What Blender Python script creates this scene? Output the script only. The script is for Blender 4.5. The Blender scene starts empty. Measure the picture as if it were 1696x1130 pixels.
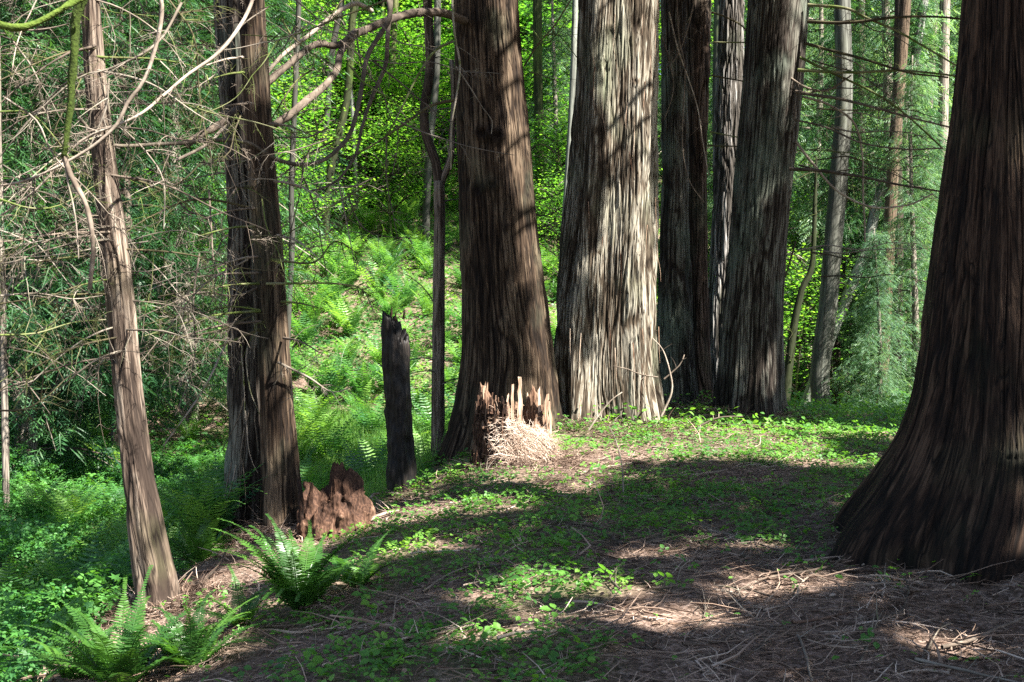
import bpy, math, random
import numpy as np
from mathutils import Vector, Matrix

SC = bpy.context.scene
COL = SC.collection
PI = math.pi
RNG = np.random.default_rng(7)
random.seed(7)

# ------------------------------------------------------------------ camera
F = 2000.0                       # focal length in photo pixels (1696 wide)
CAMZ = 1.5
PITCH = math.atan(65.0 / F)
cam = bpy.data.cameras.new('camera')
cam.sensor_width = 36.0
cam.lens = F / 1696.0 * 36.0
cam.clip_start = 0.05
cam.clip_end = 2000
cam.dof.use_dof = True
cam.dof.focus_distance = 10.5
cam.dof.aperture_fstop = 11
co = bpy.data.objects.new('camera', cam)
COL.objects.link(co)
co.location = (0, 0, CAMZ)
co.rotation_euler = (PI / 2 - PITCH, 0, 0)
SC.camera = co

# ------------------------------------------------------------------ light
EL = math.radians(50)
AZ = math.radians(34)            # from +x turned towards the camera side
S = np.array([math.cos(EL) * math.cos(AZ), -math.cos(EL) * math.sin(AZ), math.sin(EL)])
w = bpy.data.worlds.new('World')
SC.world = w
w.use_nodes = True
nt = w.node_tree
bg = nt.nodes['Background']
sky = nt.nodes.new('ShaderNodeTexSky')
sky.sky_type = 'NISHITA'
sky.sun_disc = False
sky.sun_elevation = EL
sky.sun_rotation = math.atan2(S[0], S[1])
sky.air_density = 1.0
sky.dust_density = 1.5
nt.links.new(sky.outputs[0], bg.inputs[0])
bg.inputs[1].default_value = 0.05
sl = bpy.data.lights.new('sun', 'SUN')
sl.energy = 5.0
sl.angle = math.radians(0.53)
sl.color = (1.0, 0.95, 0.86)
so = bpy.data.objects.new('sun', sl)
COL.objects.link(so)
so.rotation_euler = Vector(S).to_track_quat('Z', 'Y').to_euler()
so.location = (20, -10, 30)
SC.view_settings.view_transform = 'Standard'
SC.view_settings.look = 'None'
SC.view_settings.gamma = 1.0
SC.view_settings.exposure = 2.65
SC.render.engine = 'CYCLES'
SC.cycles.max_bounces = 6
SC.cycles.diffuse_bounces = 4
SC.cycles.glossy_bounces = 2
SC.cycles.transmission_bounces = 4
SC.cycles.transparent_max_bounces = 4
SC.cycles.caustics_reflective = False
SC.cycles.caustics_refractive = False
SC.cycles.use_denoising = False
SC.cycles.use_adaptive_sampling = False


# ------------------------------------------------------------------ helpers
def P(px, py, Y):
    """photo pixel + distance -> world point"""
    dx = (px - 848.0) / F
    dz = -(py - 565.0) / F
    ca, sa = math.cos(PITCH), math.sin(PITCH)
    d = np.array([dx, ca + dz * sa, -sa + dz * ca])
    d = d * (Y / d[1])
    return np.array([d[0], d[1], d[2] + CAMZ])


def _hash(ix, iy, iz):
    n = (ix * 374761393 + iy * 668265263 + iz * 2147483647 + 1013904223) & 0xffffffff
    n = ((n ^ (n >> 13)) * 1274126177) & 0xffffffff
    n = ((n ^ (n >> 16)) * 2246822519) & 0xffffffff
    n = n ^ (n >> 15)
    return (n & 0xffff) / 65535.0


def noise(x, y, z=0.0):
    x, y, z = np.broadcast_arrays(np.asarray(x, float), np.asarray(y, float), np.asarray(z, float))
    ix, iy, iz = np.floor(x).astype(np.int64), np.floor(y).astype(np.int64), np.floor(z).astype(np.int64)
    fx, fy, fz = x - ix, y - iy, z - iz
    ux, uy, uz = fx * fx * (3 - 2 * fx), fy * fy * (3 - 2 * fy), fz * fz * (3 - 2 * fz)
    r = 0
    for dx in (0, 1):
        wx = ux if dx else 1 - ux
        for dy in (0, 1):
            wy = uy if dy else 1 - uy
            for dz in (0, 1):
                wz = uz if dz else 1 - uz
                r = r + wx * wy * wz * _hash(ix + dx, iy + dy, iz + dz)
    return r * 2 - 1


def fbm(x, y, z=0.0, o=3):
    r, a, f = 0, 0.5, 1.0
    for i in range(o):
        r = r + a * noise(np.asarray(x) * f + 17.3 * i, np.asarray(y) * f + 5.1 * i, np.asarray(z) * f + 9.7 * i)
        a *= 0.5
        f *= 2.03
    return r


def sstep(a, b, x):
    t = np.clip((np.asarray(x, float) - a) / (b - a), 0, 1)
    return t * t * (3 - 2 * t)


FEET = [(.15, 12.7, .5), (1.05, 13, .9), (2.0, 14.4, .5), (2.75, 14, .7), (2.9, 7.2, .6), (-2.15, 7.3, .3), (-1.7, 9, .4), (-.0, 10.5, .5)]


def ground(x, y, detail=True):
    x = np.asarray(x, float)
    y = np.asarray(y, float)
    xe = np.interp(y, [0, 5, 7, 8.2, 9.2, 10.6, 12, 13.6, 15.6, 17, 19, 24],
                   [-2.6, -2.35, -2.15, -2.1, -1.75, -1.25, -0.95, -0.2, 0.9, 2.2, 5.0, 30.0])
    zr = np.interp(y, [9, 10.5, 11.5, 13.5, 15], [.14, .24, .40, .40, .2]) * np.minimum(x, 0) + 0.10 * np.minimum(x + 1.0, 0) * sstep(9, 7, y) + 0.2 * np.exp(-((x - 1.2) ** 2 + (y - 13) ** 2) / 7.0)
    zr = zr + 0.36 * np.maximum(0, x - 2.45) * sstep(10.5, 7.2, y) * sstep(9, 5, x) + 0.02 * np.maximum(0, x - 3)
    zr = np.minimum(zr, 1.5)
    d = np.maximum(0, xe - x)
    dd = np.sqrt(d * d + 0.16) - 0.4
    z = zr - 0.62 * dd
    z = z - 0.22 * np.maximum(0, y - 16.3) * sstep(-1, 3, x)
    zv = -1.35 + 0.12 * fbm(x * 0.4, y * 0.4, 3.0) + 0.10 * np.maximum(0, -4 - x)
    z = np.maximum(z, zv) + 0.12 * np.exp(-((z - zv) / 0.25) ** 2)
    yh = 17.0 + 0.9 * np.clip(x - 1.0, 0, 12)
    hill = -1.35 + 0.29 * (np.sqrt(np.maximum(0, y - yh) ** 2 + 4) - 2)
    hill = np.where(y > yh, hill, -9)
    hill = np.where(hill > 15, 15 + (hill - 15) * 0.15, hill)
    hill = hill + 0.5 * fbm(x * 0.16, y * 0.16, 7.0) * sstep(yh, yh + 6, y)
    z = np.maximum(z, hill)
    if detail:
        z = z + 0.09 * fbm(x * 0.8, y * 0.8, 1.0) + 0.035 * fbm(x * 3.5, y * 3.5, 2.0)
    for ax, ay, ar in FEET:
        z = z + .07 * np.exp(-((np.hypot(x - ax, y - ay) / ar) ** 2))
    return z


class MB:
    """collects geometry with a per-vertex random value"""
    def __init__(self):
        self.v, self.f, self.r, self.x, self.n = [], [], [], [], 0
        self.m, self.mi = [], 0

    def add(self, verts, faces, rnd=0.5, extra=None):
        verts = np.asarray(verts, float).reshape(-1, 3)
        if len(verts) == 0:
            return
        self.v.append(verts)
        r = np.full(len(verts), rnd) if np.isscalar(rnd) else np.asarray(rnd, float)
        self.r.append(r)
        self.x.append(verts * 0 if extra is None else np.asarray(extra, float))
        if not isinstance(faces, list):
            faces = [faces]
        for f in faces:
            f = np.asarray(f, np.int64)
            if f.size:
                self.f.append(f + self.n)
                self.m.append(np.full(len(f), self.mi, np.int32))
        self.n += len(verts)

    def stamp(self, tmpl, pos, X, Y, Z, sc, rnd=None):
        tv, tfs = tmpl
        M = len(pos)
        if M == 0:
            return
        sc = np.broadcast_to(np.asarray(sc, float), (M,))
        L = tv[None, :, :] * sc[:, None, None]
        V = pos[:, None, :] + L[..., 0:1] * X[:, None, :] + L[..., 1:2] * Y[:, None, :] + L[..., 2:3] * Z[:, None, :]
        k = len(tv)
        if rnd is None:
            rnd = RNG.random(M)
        fs = [(np.arange(M)[:, None, None] * k + tf[None]).reshape(-1, tf.shape[1]) for tf in tfs]
        self.add(V.reshape(-1, 3), fs, np.repeat(rnd, k))

    def build(self, name, mat, parent=None, smooth=False, loc=None):
        me = bpy.data.meshes.new(name)
        if self.n:
            V = np.concatenate(self.v)
            if loc is not None:
                V = V - np.asarray(loc)
            me.vertices.add(len(V))
            me.vertices.foreach_set('co', V.astype(np.float32).ravel())
            tot = np.concatenate([np.full(len(f), f.shape[1], np.int32) for f in self.f])
            idx = np.concatenate([f.ravel() for f in self.f]).astype(np.int32)
            me.loops.add(len(idx))
            me.loops.foreach_set('vertex_index', idx)
            me.polygons.add(len(tot))
            st = np.zeros(len(tot), np.int32)
            st[1:] = np.cumsum(tot)[:-1]
            me.polygons.foreach_set('loop_start', st)
            me.polygons.foreach_set('loop_total', tot)
            me.polygons.foreach_set('use_smooth', np.full(len(tot), smooth, bool))
            me.polygons.foreach_set('material_index', np.concatenate(self.m))
            me.update(calc_edges=True)
            a = me.attributes.new('rnd', 'FLOAT', 'POINT')
            a.data.foreach_set('value', np.concatenate(self.r).astype(np.float32))
            b = me.attributes.new('bk', 'FLOAT_VECTOR', 'POINT')
            b.data.foreach_set('vector', np.concatenate(self.x).astype(np.float32).ravel())
            me.validate()
        for mt_ in (mat if isinstance(mat, (list, tuple)) else [mat]):
            me.materials.append(mt_)
        o = bpy.data.objects.new(name, me)
        COL.objects.link(o)
        if parent is not None:
            o.parent = parent
        elif loc is not None:
            o.location = loc
        return o


def tag(o, label=None, cat=None, group=None, kind=None):
    if label:
        o['label'] = label
    if cat:
        o['category'] = cat
    if group:
        o['group'] = group
    if kind:
        o['kind'] = kind
    return o


def empty(name, loc, label, cat, group=None):
    o = bpy.data.objects.new(name, None)
    COL.objects.link(o)
    o.location = loc
    o.empty_display_size = 0.2
    return tag(o, label, cat, group)


def copy_tree(o, loc, rz, sc, label=None, group=None):
    r = o.copy()
    COL.objects.link(r)
    r.location = loc
    r.rotation_euler = (0, 0, rz)
    r.scale = (sc, sc, sc) if np.isscalar(sc) else sc
    if label:
        r['label'] = label
    if group:
        r['group'] = group
    for ch in o.children:
        c = ch.copy()
        COL.objects.link(c)
        c.parent = r
        for g in ch.children:
            d = g.copy()
            COL.objects.link(d)
            d.parent = c
    return r


def unit(v):
    v = np.asarray(v, float)
    return v / (np.linalg.norm(v, axis=-1, keepdims=True) + 1e-9)


def frames(D, N):
    """orthonormal frames: Y along D, Z near N"""
    Y = unit(D)
    X = unit(np.cross(Y, N))
    Z = np.cross(X, Y)
    return X, Y, Z


# ------------------------------------------------------------------ templates
def t_leaf(wid=0.32, fold=0.08):
    v = np.array([[0, 0, 0], [wid, .35, fold], [wid * .75, .7, fold * .6], [0, 1, -.08], [-wid * .75, .7, fold * .6], [-wid, .35, fold], [0, .5, 0]])
    f = np.array([[0, 1, 2, 6], [6, 2, 3, 4], [0, 6, 4, 5]])
    return v, [f]


def t_trifoliate():
    V, Fs = [], []
    lv, lf = t_leaf(0.36, 0.07)
    n = 0
    for a, s, o in ((0, 1.0, .25), (1.25, .8, .15), (-1.25, .8, .15)):
        c, s_ = math.cos(a), math.sin(a)
        w_ = lv * s * 0.75
        x = w_[:, 0] * c - (w_[:, 1] + o) * -s_ * -1
        y = w_[:, 0] * s_ * -1 * -1 + (w_[:, 1] + o) * c
        V.append(np.stack([x, y, w_[:, 2]], 1))
        Fs.append(lf[0] + n)
        n += len(lv)
    return np.concatenate(V), [np.concatenate(Fs)]


def t_maple():
    r = [1.0, .42, .92, .40, .72, .3, .45, .18, .45, .3, .72, .40, .92, .42]
    n = len(r)
    a = np.arange(n) / n * 2 * PI
    v = np.stack([np.sin(a) * r, np.cos(a) * r + .45, -.10 * np.array(r) ** 2], 1)
    v = np.vstack([[[0, .35, 0]], v]) * 0.62
    f = np.array([[0, 1 + i, 1 + (i + 1) % n] for i in range(n)])
    return v, [f]


def t_spray(n=7, seed=1, wid=0.34, droop=0.25):
    """flat cedar spray, unit length"""
    rr = random.Random(seed)
    V, T = [], []
    for i in range(n):
        t = (i + .4) / n
        L = wid * (1.05 - t) ** .7 * rr.uniform(.8, 1.15)
        for s in (-1, 1):
            b = np.array([0, t, -droop * t * t])
            tip = b + np.array([s * L, L * .75, -droop * .4 * L - rr.uniform(0, .06)])
            perp = np.array([-.045, .05 * s * -1, 0]) * (1 if s > 0 else -1)
            mid = (b + tip) / 2 + np.array([0, .055, 0.01])
            mid2 = (b + tip) / 2 - np.array([0, .045, 0.01])
            k = len(V)
            V += [b, mid, tip, mid2]
            T += [[k, k + 3, k + 2, k + 1]]
    k = len(V)
    V += [np.array([-.02, 0, 0]), np.array([.02, 0, 0]), np.array([0.0, 1.05, -droop * 1.1]), np.array([-.03, .5, -droop * .25])]
    T += [[k, k + 1, k + 2, k + 3]]
    return np.array(V), [np.array(T)]


def t_blade():
    return np.array([[-.011, 0, 0], [.011, 0, 0], [.009, .5, .03], [-.009, .5, .03], [.0, 1, -.05], [0.004, 1, -.05]]), [np.array([[0, 1, 2, 3], [3, 2, 5, 4]])]


def t_stick(bend=.06, th=.012):
    V, Fc = [], []
    pts = [(0, 0, 0), (bend, .33, .0), (bend * .3, .68, .02), (-bend * .6, 1, 0)]
    for i, p in enumerate(pts):
        r = th * (1 - .22 * i)
        for k in range(3):
            a = k * 2 * PI / 3 + .5
            V.append((p[0] + r * math.cos(a), p[1], p[2] + r * math.sin(a)))
    for i in range(3):
        for k in range(3):
            a, b = i * 3 + k, i * 3 + (k + 1) % 3
            Fc.append([a, b, b + 3, a + 3])
    return np.array(V), [np.array(Fc)]


# ------------------------------------------------------------------ materials
def new_mat(name):
    m = bpy.data.materials.new(name)
    m.use_nodes = True
    n = m.node_tree.nodes
    n.clear()
    out = n.new('ShaderNodeOutputMaterial')
    b = n.new('ShaderNodeBsdfPrincipled')
    m.node_tree.links.new(b.outputs[0], out.inputs[0])
    return m, n, m.node_tree.links, b, out


def ramp(n, stops):
    r = n.new('ShaderNodeValToRGB')
    e = r.color_ramp.elements
    while len(e) < len(stops):
        e.new(0.5)
    for i, (p, c) in enumerate(stops):
        e[i].position = p
        e[i].color = (*c, 1)
    return r


def leaf_mat(name, c0, c1, c2, trans=0.45, rough=0.5, spec=0.35, tcol=1.9):
    m, n, l, b, out = new_mat(name)
    at = n.new('ShaderNodeAttribute')
    at.attribute_name = 'rnd'
    oi = n.new('ShaderNodeObjectInfo')
    geo = n.new('ShaderNodeNewGeometry')
    no = n.new('ShaderNodeTexNoise')
    no.inputs['Scale'].default_value = 0.9
    l.new(geo.outputs['Position'], no.inputs['Vector'])
    m1 = n.new('ShaderNodeMath'); m1.operation = 'MULTIPLY_ADD'
    l.new(at.outputs['Fac'], m1.inputs[0]); m1.inputs[1].default_value = .55
    l.new(no.outputs[0], m1.inputs[2])
    m2 = n.new('ShaderNodeMath'); m2.operation = 'MULTIPLY_ADD'
    l.new(oi.outputs['Random'], m2.inputs[0]); m2.inputs[1].default_value = .3
    l.new(m1.outputs[0], m2.inputs[2])
    m3 = n.new('ShaderNodeMath'); m3.operation = 'SUBTRACT'
    l.new(m2.outputs[0], m3.inputs[0]); m3.inputs[1].default_value = .42
    r = ramp(n, [(0.1, c0), (0.5, c1), (0.9, c2)])
    l.new(m3.outputs[0], r.inputs[0])
    l.new(r.outputs[0], b.inputs['Base Color'])
    b.inputs['Roughness'].default_value = rough
    b.inputs['Specular IOR Level'].default_value = spec
    tr = n.new('ShaderNodeBsdfTranslucent')
    mx = n.new('ShaderNodeMixRGB'); mx.blend_type = 'MULTIPLY'; mx.inputs[0].default_value = 1
    l.new(r.outputs[0], mx.inputs[1]); mx.inputs[2].default_value = (tcol * 1.15, tcol * 1.1, tcol * .5, 1)
    l.new(mx.outputs[0], tr.inputs[0])
    ms = n.new('ShaderNodeMixShader'); ms.inputs[0].default_value = trans
    l.new(b.outputs[0], ms.inputs[1]); l.new(tr.outputs[0], ms.inputs[2])
    l.new(ms.outputs[0], out.inputs[0])
    return m


def bark_mat(name, deep, mid, pale, moss=(0.05, 0.07, 0.02), moss_amt=0.35, fscale=1.0, bump=0.6, rough=0.9, pale_at=.62):
    m, n, l, b, out = new_mat(name)
    at = n.new('ShaderNodeAttribute'); at.attribute_name = 'bk'
    rd = n.new('ShaderNodeAttribute'); rd.attribute_name = 'rnd'

    def nz(sx, sz, det=4, dist=0.0):
        mp = n.new('ShaderNodeMapping')
        mp.inputs['Scale'].default_value = (sx * fscale, sx * fscale, sz * fscale)
        l.new(at.outputs['Vector'], mp.inputs['Vector'])
        t = n.new('ShaderNodeTexNoise')
        t.inputs['Scale'].default_value = 1.0
        t.inputs['Detail'].default_value = det
        t.inputs['Distortion'].default_value = dist
        l.new(mp.outputs[0], t.inputs['Vector'])
        return t
    f1 = nz(46, 2.0, 6, .9)
    f2 = nz(110, 7, 5, .6)
    f3 = nz(4.5, 1.1, 4)
    f5 = nz(20, .9, 2, 1.2)
    f6 = nz(44, 1.7, 2, 1.0)
    f4 = nz(2.1, 1.3, 5)
    # combine fibre noise and geometric relief
    a = n.new('ShaderNodeMath'); a.operation = 'MULTIPLY_ADD'
    l.new(f1.outputs[0], a.inputs[0]); a.inputs[1].default_value = .95
    l.new(f3.outputs[0], a.inputs[2])
    a2 = n.new('ShaderNodeMath'); a2.operation = 'MULTIPLY_ADD'
    l.new(rd.outputs['Fac'], a2.inputs[0]); a2.inputs[1].default_value = .85
    l.new(a.outputs[0], a2.inputs[2])
    a25 = n.new('ShaderNodeMath'); a25.operation = 'MULTIPLY_ADD'
    l.new(f2.outputs[0], a25.inputs[0]); a25.inputs[1].default_value = .5; l.new(a2.outputs[0], a25.inputs[2])
    a3 = n.new('ShaderNodeMath'); a3.operation = 'SUBTRACT'
    l.new(a25.outputs[0], a3.inputs[0]); a3.inputs[1].default_value = 1.20
    r = ramp(n, [(0.18, deep), (0.42, mid), (pale_at, pale), (0.95, tuple(min(1, c * 1.25) for c in pale))])
    l.new(a3.outputs[0], r.inputs[0])
    mr = ramp(n, [(0.52, (0, 0, 0)), (0.72, (1, 1, 1))])
    l.new(f4.outputs[0], mr.inputs[0])
    mm = n.new('ShaderNodeMath'); mm.operation = 'MULTIPLY'
    l.new(mr.outputs[0], mm.inputs[0]); mm.inputs[1].default_value = moss_amt
    mx = n.new('ShaderNodeMixRGB')
    l.new(mm.outputs[0], mx.inputs[0]); l.new(r.outputs[0], mx.inputs[1]); mx.inputs[2].default_value = (*moss, 1)
    def crack(src, w_):
        s_ = n.new('ShaderNodeMath'); s_.operation = 'SUBTRACT'
        l.new(src.outputs[0], s_.inputs[0]); s_.inputs[1].default_value = .5
        ab = n.new('ShaderNodeMath'); ab.operation = 'ABSOLUTE'
        l.new(s_.outputs[0], ab.inputs[0])
        mr_ = n.new('ShaderNodeMapRange')
        l.new(ab.outputs[0], mr_.inputs[0])
        mr_.inputs[1].default_value = 0.0; mr_.inputs[2].default_value = w_
        mr_.inputs[3].default_value = 0.0; mr_.inputs[4].default_value = 1.0
        return mr_
    c5, c6 = crack(f5, .035), crack(f6, .05)
    c6b = n.new('ShaderNodeMath'); c6b.operation = 'MULTIPLY_ADD'
    l.new(c6.outputs[0], c6b.inputs[0]); c6b.inputs[1].default_value = .55; c6b.inputs[2].default_value = .45
    cm = n.new('ShaderNodeMath'); cm.operation = 'MULTIPLY'
    l.new(c5.outputs[0], cm.inputs[0]); l.new(c6b.outputs[0], cm.inputs[1])
    cx_ = n.new('ShaderNodeMixRGB')
    l.new(cm.outputs[0], cx_.inputs[0]); cx_.inputs[1].default_value = (*[q * .6 for q in deep], 1); l.new(mx.outputs[0], cx_.inputs[2])
    l.new(cx_.outputs[0], b.inputs['Base Color'])
    b.inputs['Roughness'].default_value = rough
    b.inputs['Specular IOR Level'].default_value = .2
    ad0 = n.new('ShaderNodeMath'); ad0.operation = 'MULTIPLY_ADD'
    l.new(f1.outputs[0], ad0.inputs[0]); ad0.inputs[1].default_value = .8
    l.new(cm.outputs[0], ad0.inputs[2])
    ad = n.new('ShaderNodeMath'); ad.operation = 'MULTIPLY_ADD'
    l.new(f2.outputs[0], ad.inputs[0]); ad.inputs[1].default_value = .5
    l.new(ad0.outputs[0], ad.inputs[2])
    bp = n.new('ShaderNodeBump')
    bp.inputs['Strength'].default_value = bump
    bp.inputs['Distance'].default_value = .02
    l.new(ad.outputs[0], bp.inputs['Height'])
    l.new(bp.outputs[0], b.inputs['Normal'])
    return m


def wood_mat(name, stops, scale=(14, 14, 3), bump=.5, rough=.85):
    """plain wood or twig colour that follows object space noise and the rnd value"""
    m, n, l, b, out = new_mat(name)
    tc = n.new('ShaderNodeTexCoord')
    mp = n.new('ShaderNodeMapping'); mp.inputs['Scale'].default_value = scale
    l.new(tc.outputs['Object'], mp.inputs['Vector'])
    t = n.new('ShaderNodeTexNoise'); t.inputs['Scale'].default_value = 1; t.inputs['Detail'].default_value = 5
    l.new(mp.outputs[0], t.inputs['Vector'])
    rd = n.new('ShaderNodeAttribute'); rd.attribute_name = 'rnd'
    a = n.new('ShaderNodeMath'); a.operation = 'MULTIPLY_ADD'
    l.new(rd.outputs['Fac'], a.inputs[0]); a.inputs[1].default_value = .6
    l.new(t.outputs[0], a.inputs[2])
    s = n.new('ShaderNodeMath'); s.operation = 'SUBTRACT'
    l.new(a.outputs[0], s.inputs[0]); s.inputs[1].default_value = .3
    r = ramp(n, stops)
    l.new(s.outputs[0], r.inputs[0]); l.new(r.outputs[0], b.inputs['Base Color'])
    b.inputs['Roughness'].default_value = rough
    b.inputs['Specular IOR Level'].default_value = .2
    bp = n.new('ShaderNodeBump'); bp.inputs['Strength'].default_value = bump; bp.inputs['Distance'].default_value = .01
    l.new(t.outputs[0], bp.inputs['Height']); l.new(bp.outputs[0], b.inputs['Normal'])
    return m


def ground_mat():
    m, n, l, b, out = new_mat('forest_floor')
    geo = n.new('ShaderNodeNewGeometry')

    def nz(s, det=6, dist=0.):
        t = n.new('ShaderNodeTexNoise'); t.inputs['Scale'].default_value = s; t.inputs['Detail'].default_value = det
        t.inputs['Distortion'].default_value = dist
        l.new(geo.outputs['Position'], t.inputs['Vector'])
        return t
    a, c, d = nz(22, 8, 1.2), nz(1.3, 5), nz(70, 4)
    r = ramp(n, [(.3, (.035, .024, .018)), (.48, (.10, .068, .052)), (.6, (.19, .135, .11)), (.75, (.30, .23, .19))])
    l.new(a.outputs[0], r.inputs[0])
    at = n.new('ShaderNodeAttribute'); at.attribute_name = 'rnd'      # 1 where the soil is mossy
    g = ramp(n, [(.35, (.022, .035, .010)), (.65, (.06, .11, .02))])
    l.new(d.outputs[0], g.inputs[0])
    s = n.new('ShaderNodeMath'); s.operation = 'MULTIPLY'
    cr = ramp(n, [(.42, (0, 0, 0)), (.58, (1, 1, 1))])
    l.new(c.outputs[0], cr.inputs[0])
    l.new(cr.outputs[0], s.inputs[0]); l.new(at.outputs['Fac'], s.inputs[1])
    mx = n.new('ShaderNodeMixRGB')
    l.new(s.outputs[0], mx.inputs[0]); l.new(r.outputs[0], mx.inputs[1]); l.new(g.outputs[0], mx.inputs[2])
    l.new(mx.outputs[0], b.inputs['Base Color'])
    b.inputs['Roughness'].default_value = .95
    b.inputs['Specular IOR Level'].default_value = .15
    bp = n.new('ShaderNodeBump'); bp.inputs['Strength'].default_value = .9; bp.inputs['Distance'].default_value = .03
    l.new(a.outputs[0], bp.inputs['Height']); l.new(bp.outputs[0], b.inputs['Normal'])
    return m


M = {}
M['ground'] = ground_mat()
M['cedar'] = bark_mat('red_cedar_bark', (.009, .005, .003), (.036, .022, .013), (.105, .075, .05), moss=(.10, .11, .07), moss_amt=.4)
M['cedar_pale'] = bark_mat('weathered_cedar_bark', (.020, .013, .008), (.085, .065, .045), (.25, .228, .185), moss=(.17, .19, .13), moss_amt=.6, pale_at=.55)
M['cedar_grey'] = bark_mat('grey_cedar_bark', (.010, .007, .005), (.040, .031, .025), (.125, .12, .10), moss=(.15, .19, .15), moss_amt=.65)
M['cedar_dark'] = bark_mat('dark_cedar_bark', (.010, .006, .004), (.035, .021, .014), (.10, .072, .055), moss=(.06, .075, .05), moss_amt=.4)
M['cedar_red'] = bark_mat('ruddy_cedar_bark', (.005, .003, .002), (.021, .011, .0065), (.060, .036, .023), moss=(.035, .04, .02), moss_amt=.4, fscale=1.45)
M['young'] = bark_mat('young_cedar_bark', (.024, .016, .012), (.09, .065, .049), (.21, .17, .135), moss=(.13, .14, .06), moss_amt=.3, fscale=1.3, bump=.4)
M['furrow'] = bark_mat('furrowed_bark', (.02, .017, .014), (.08, .07, .06), (.22, .21, .20), moss=(.06, .08, .05), moss_amt=.5, fscale=.7, bump=1)
M['alder'] = bark_mat('alder_bark', (.04, .04, .033), (.095, .098, .082), (.17, .18, .155), moss=(.05, .08, .02), moss_amt=.8, fscale=.25, bump=.15, rough=.7)
M['mossy'] = bark_mat('mossy_bark', (.02, .025, .01), (.05, .06, .02), (.10, .11, .04), moss=(.06, .10, .01), moss_amt=.9, fscale=.5, bump=.4)
M['far_bark'] = bark_mat('far_trunk_bark', (.04, .03, .024), (.12, .095, .075), (.22, .19, .16), moss_amt=.5, fscale=.5)
M['char'] = wood_mat('charred_wood', [(.15, (.003, .003, .003)), (.5, (.007, .006, .006)), (.72, (.028, .022, .018)), (.95, (.12, .10, .085))], (40, 40, 9), 1.0, .55)
M['rot'] = wood_mat('rotten_red_wood', [(.1, (.006, .003, .002)), (.4, (.03, .0145, .009)), (.65, (.08, .042, .026)), (.9, (.18, .115, .08))], (75, 75, 22), 1)
M['stump'] = wood_mat('rotting_stump_wood', [(.1, (.012, .006, .004)), (.4, (.06, .033, .02)), (.65, (.17, .105, .068)), (.92, (.38, .29, .21))], (60, 60, 9), 1)
M['splinter'] = wood_mat('splintered_wood', [(.1, (.03, .013, .008)), (.35, (.15, .08, .05)), (.6, (.34, .23, .16)), (.9, (.52, .43, .34))], (60, 60, 7), 1)
M['twig'] = wood_mat('dead_twig_wood', [(.1, (.035, .028, .021)), (.45, (.10, .082, .063)), (.75, (.23, .20, .165)), (.95, (.07, .09, .02))], (9, 9, 9), .3)
M['twig_moss'] = wood_mat('mossy_twig_wood', [(.15, (.03, .024, .015)), (.4, (.07, .06, .03)), (.65, (.07, .10, .02)), (.9, (.16, .15, .09))], (6, 6, 6), .3)
M['limb'] = wood_mat('weathered_limb_wood', [(.1, (.035, .026, .02)), (.45, (.10, .078, .06)), (.75, (.22, .18, .145)), (.95, (.32, .28, .23))], (12, 12, 12), .8)
M['moss'] = wood_mat('hanging_moss', [(.1, (.018, .028, .004)), (.5, (.04, .065, .008)), (.9, (.08, .12, .02))], (60, 60, 60), 1.0, .95)
M['litter'] = wood_mat('dry_needle_litter', [(.1, (.028, .017, .012)), (.4, (.10, .064, .046)), (.7, (.27, .195, .15)), (.95, (.50, .41, .34))], (3, 3, 3), 0)
M['straw'] = wood_mat('dry_cedar_straw', [(.1, (.09, .055, .038)), (.4, (.24, .165, .12)), (.7, (.44, .34, .27)), (.95, (.62, .53, .45))], (3, 3, 3), 0)
M['cover'] = leaf_mat('ground_cover_leaf', (.035, .11, .028), (.075, .20, .03), (.15, .30, .04), .4)
M['shrub'] = leaf_mat('bramble_leaf', (.025, .10, .03), (.06, .18, .034), (.12, .27, .045), .4)
M['fern'] = leaf_mat('sword_fern_leaf', (.018, .065, .015), (.038, .11, .018), (.075, .165, .022), .4, .4, .5)
M['fern_far'] = leaf_mat('hill_fern_leaf', (.018, .08, .034), (.06, .165, .038), (.15, .28, .05), .45, .45, .5)
M['grass'] = leaf_mat('horsetail_green', (.06, .16, .045), (.11, .23, .06), (.18, .30, .09), .5)
M['maple'] = leaf_mat('maple_leaf', (.035, .12, .024), (.075, .20, .03), (.15, .28, .045), .6)
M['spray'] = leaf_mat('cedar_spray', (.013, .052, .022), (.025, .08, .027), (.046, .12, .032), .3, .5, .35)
M['spray_lit'] = leaf_mat('sunlit_cedar_spray', (.055, .125, .08), (.09, .175, .10), (.14, .23, .12), .4, .5, .4)  # lighter copy of the cedar spray; sunlight and haze put into its colour


# ------------------------------------------------------------------ tubes / branches
def catmull(pts, step=0.06):
    pts = np.asarray(pts, float)
    if len(pts) < 3:
        n = max(2, int(np.linalg.norm(pts[-1] - pts[0]) / step))
        t = np.linspace(0, 1, n + 1)[:, None]
        return pts[0] * (1 - t) + pts[-1] * t
    e = np.vstack([2 * pts[0] - pts[1], pts, 2 * pts[-1] - pts[-2]])
    out = []
    for i in range(1, len(e) - 2):
        p0, p1, p2, p3 = e[i - 1], e[i], e[i + 1], e[i + 2]
        n = max(2, int(np.linalg.norm(p2 - p1) / step))
        t = (np.arange(n) / n)[:, None]
        out.append(.5 * ((2 * p1) + (-p0 + p2) * t + (2 * p0 - 5 * p1 + 4 * p2 - p3) * t ** 2 + (-p0 + 3 * p1 - 3 * p2 + p3) * t ** 3))
    out.append(pts[-1:])
    return np.vstack(out)


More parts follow.
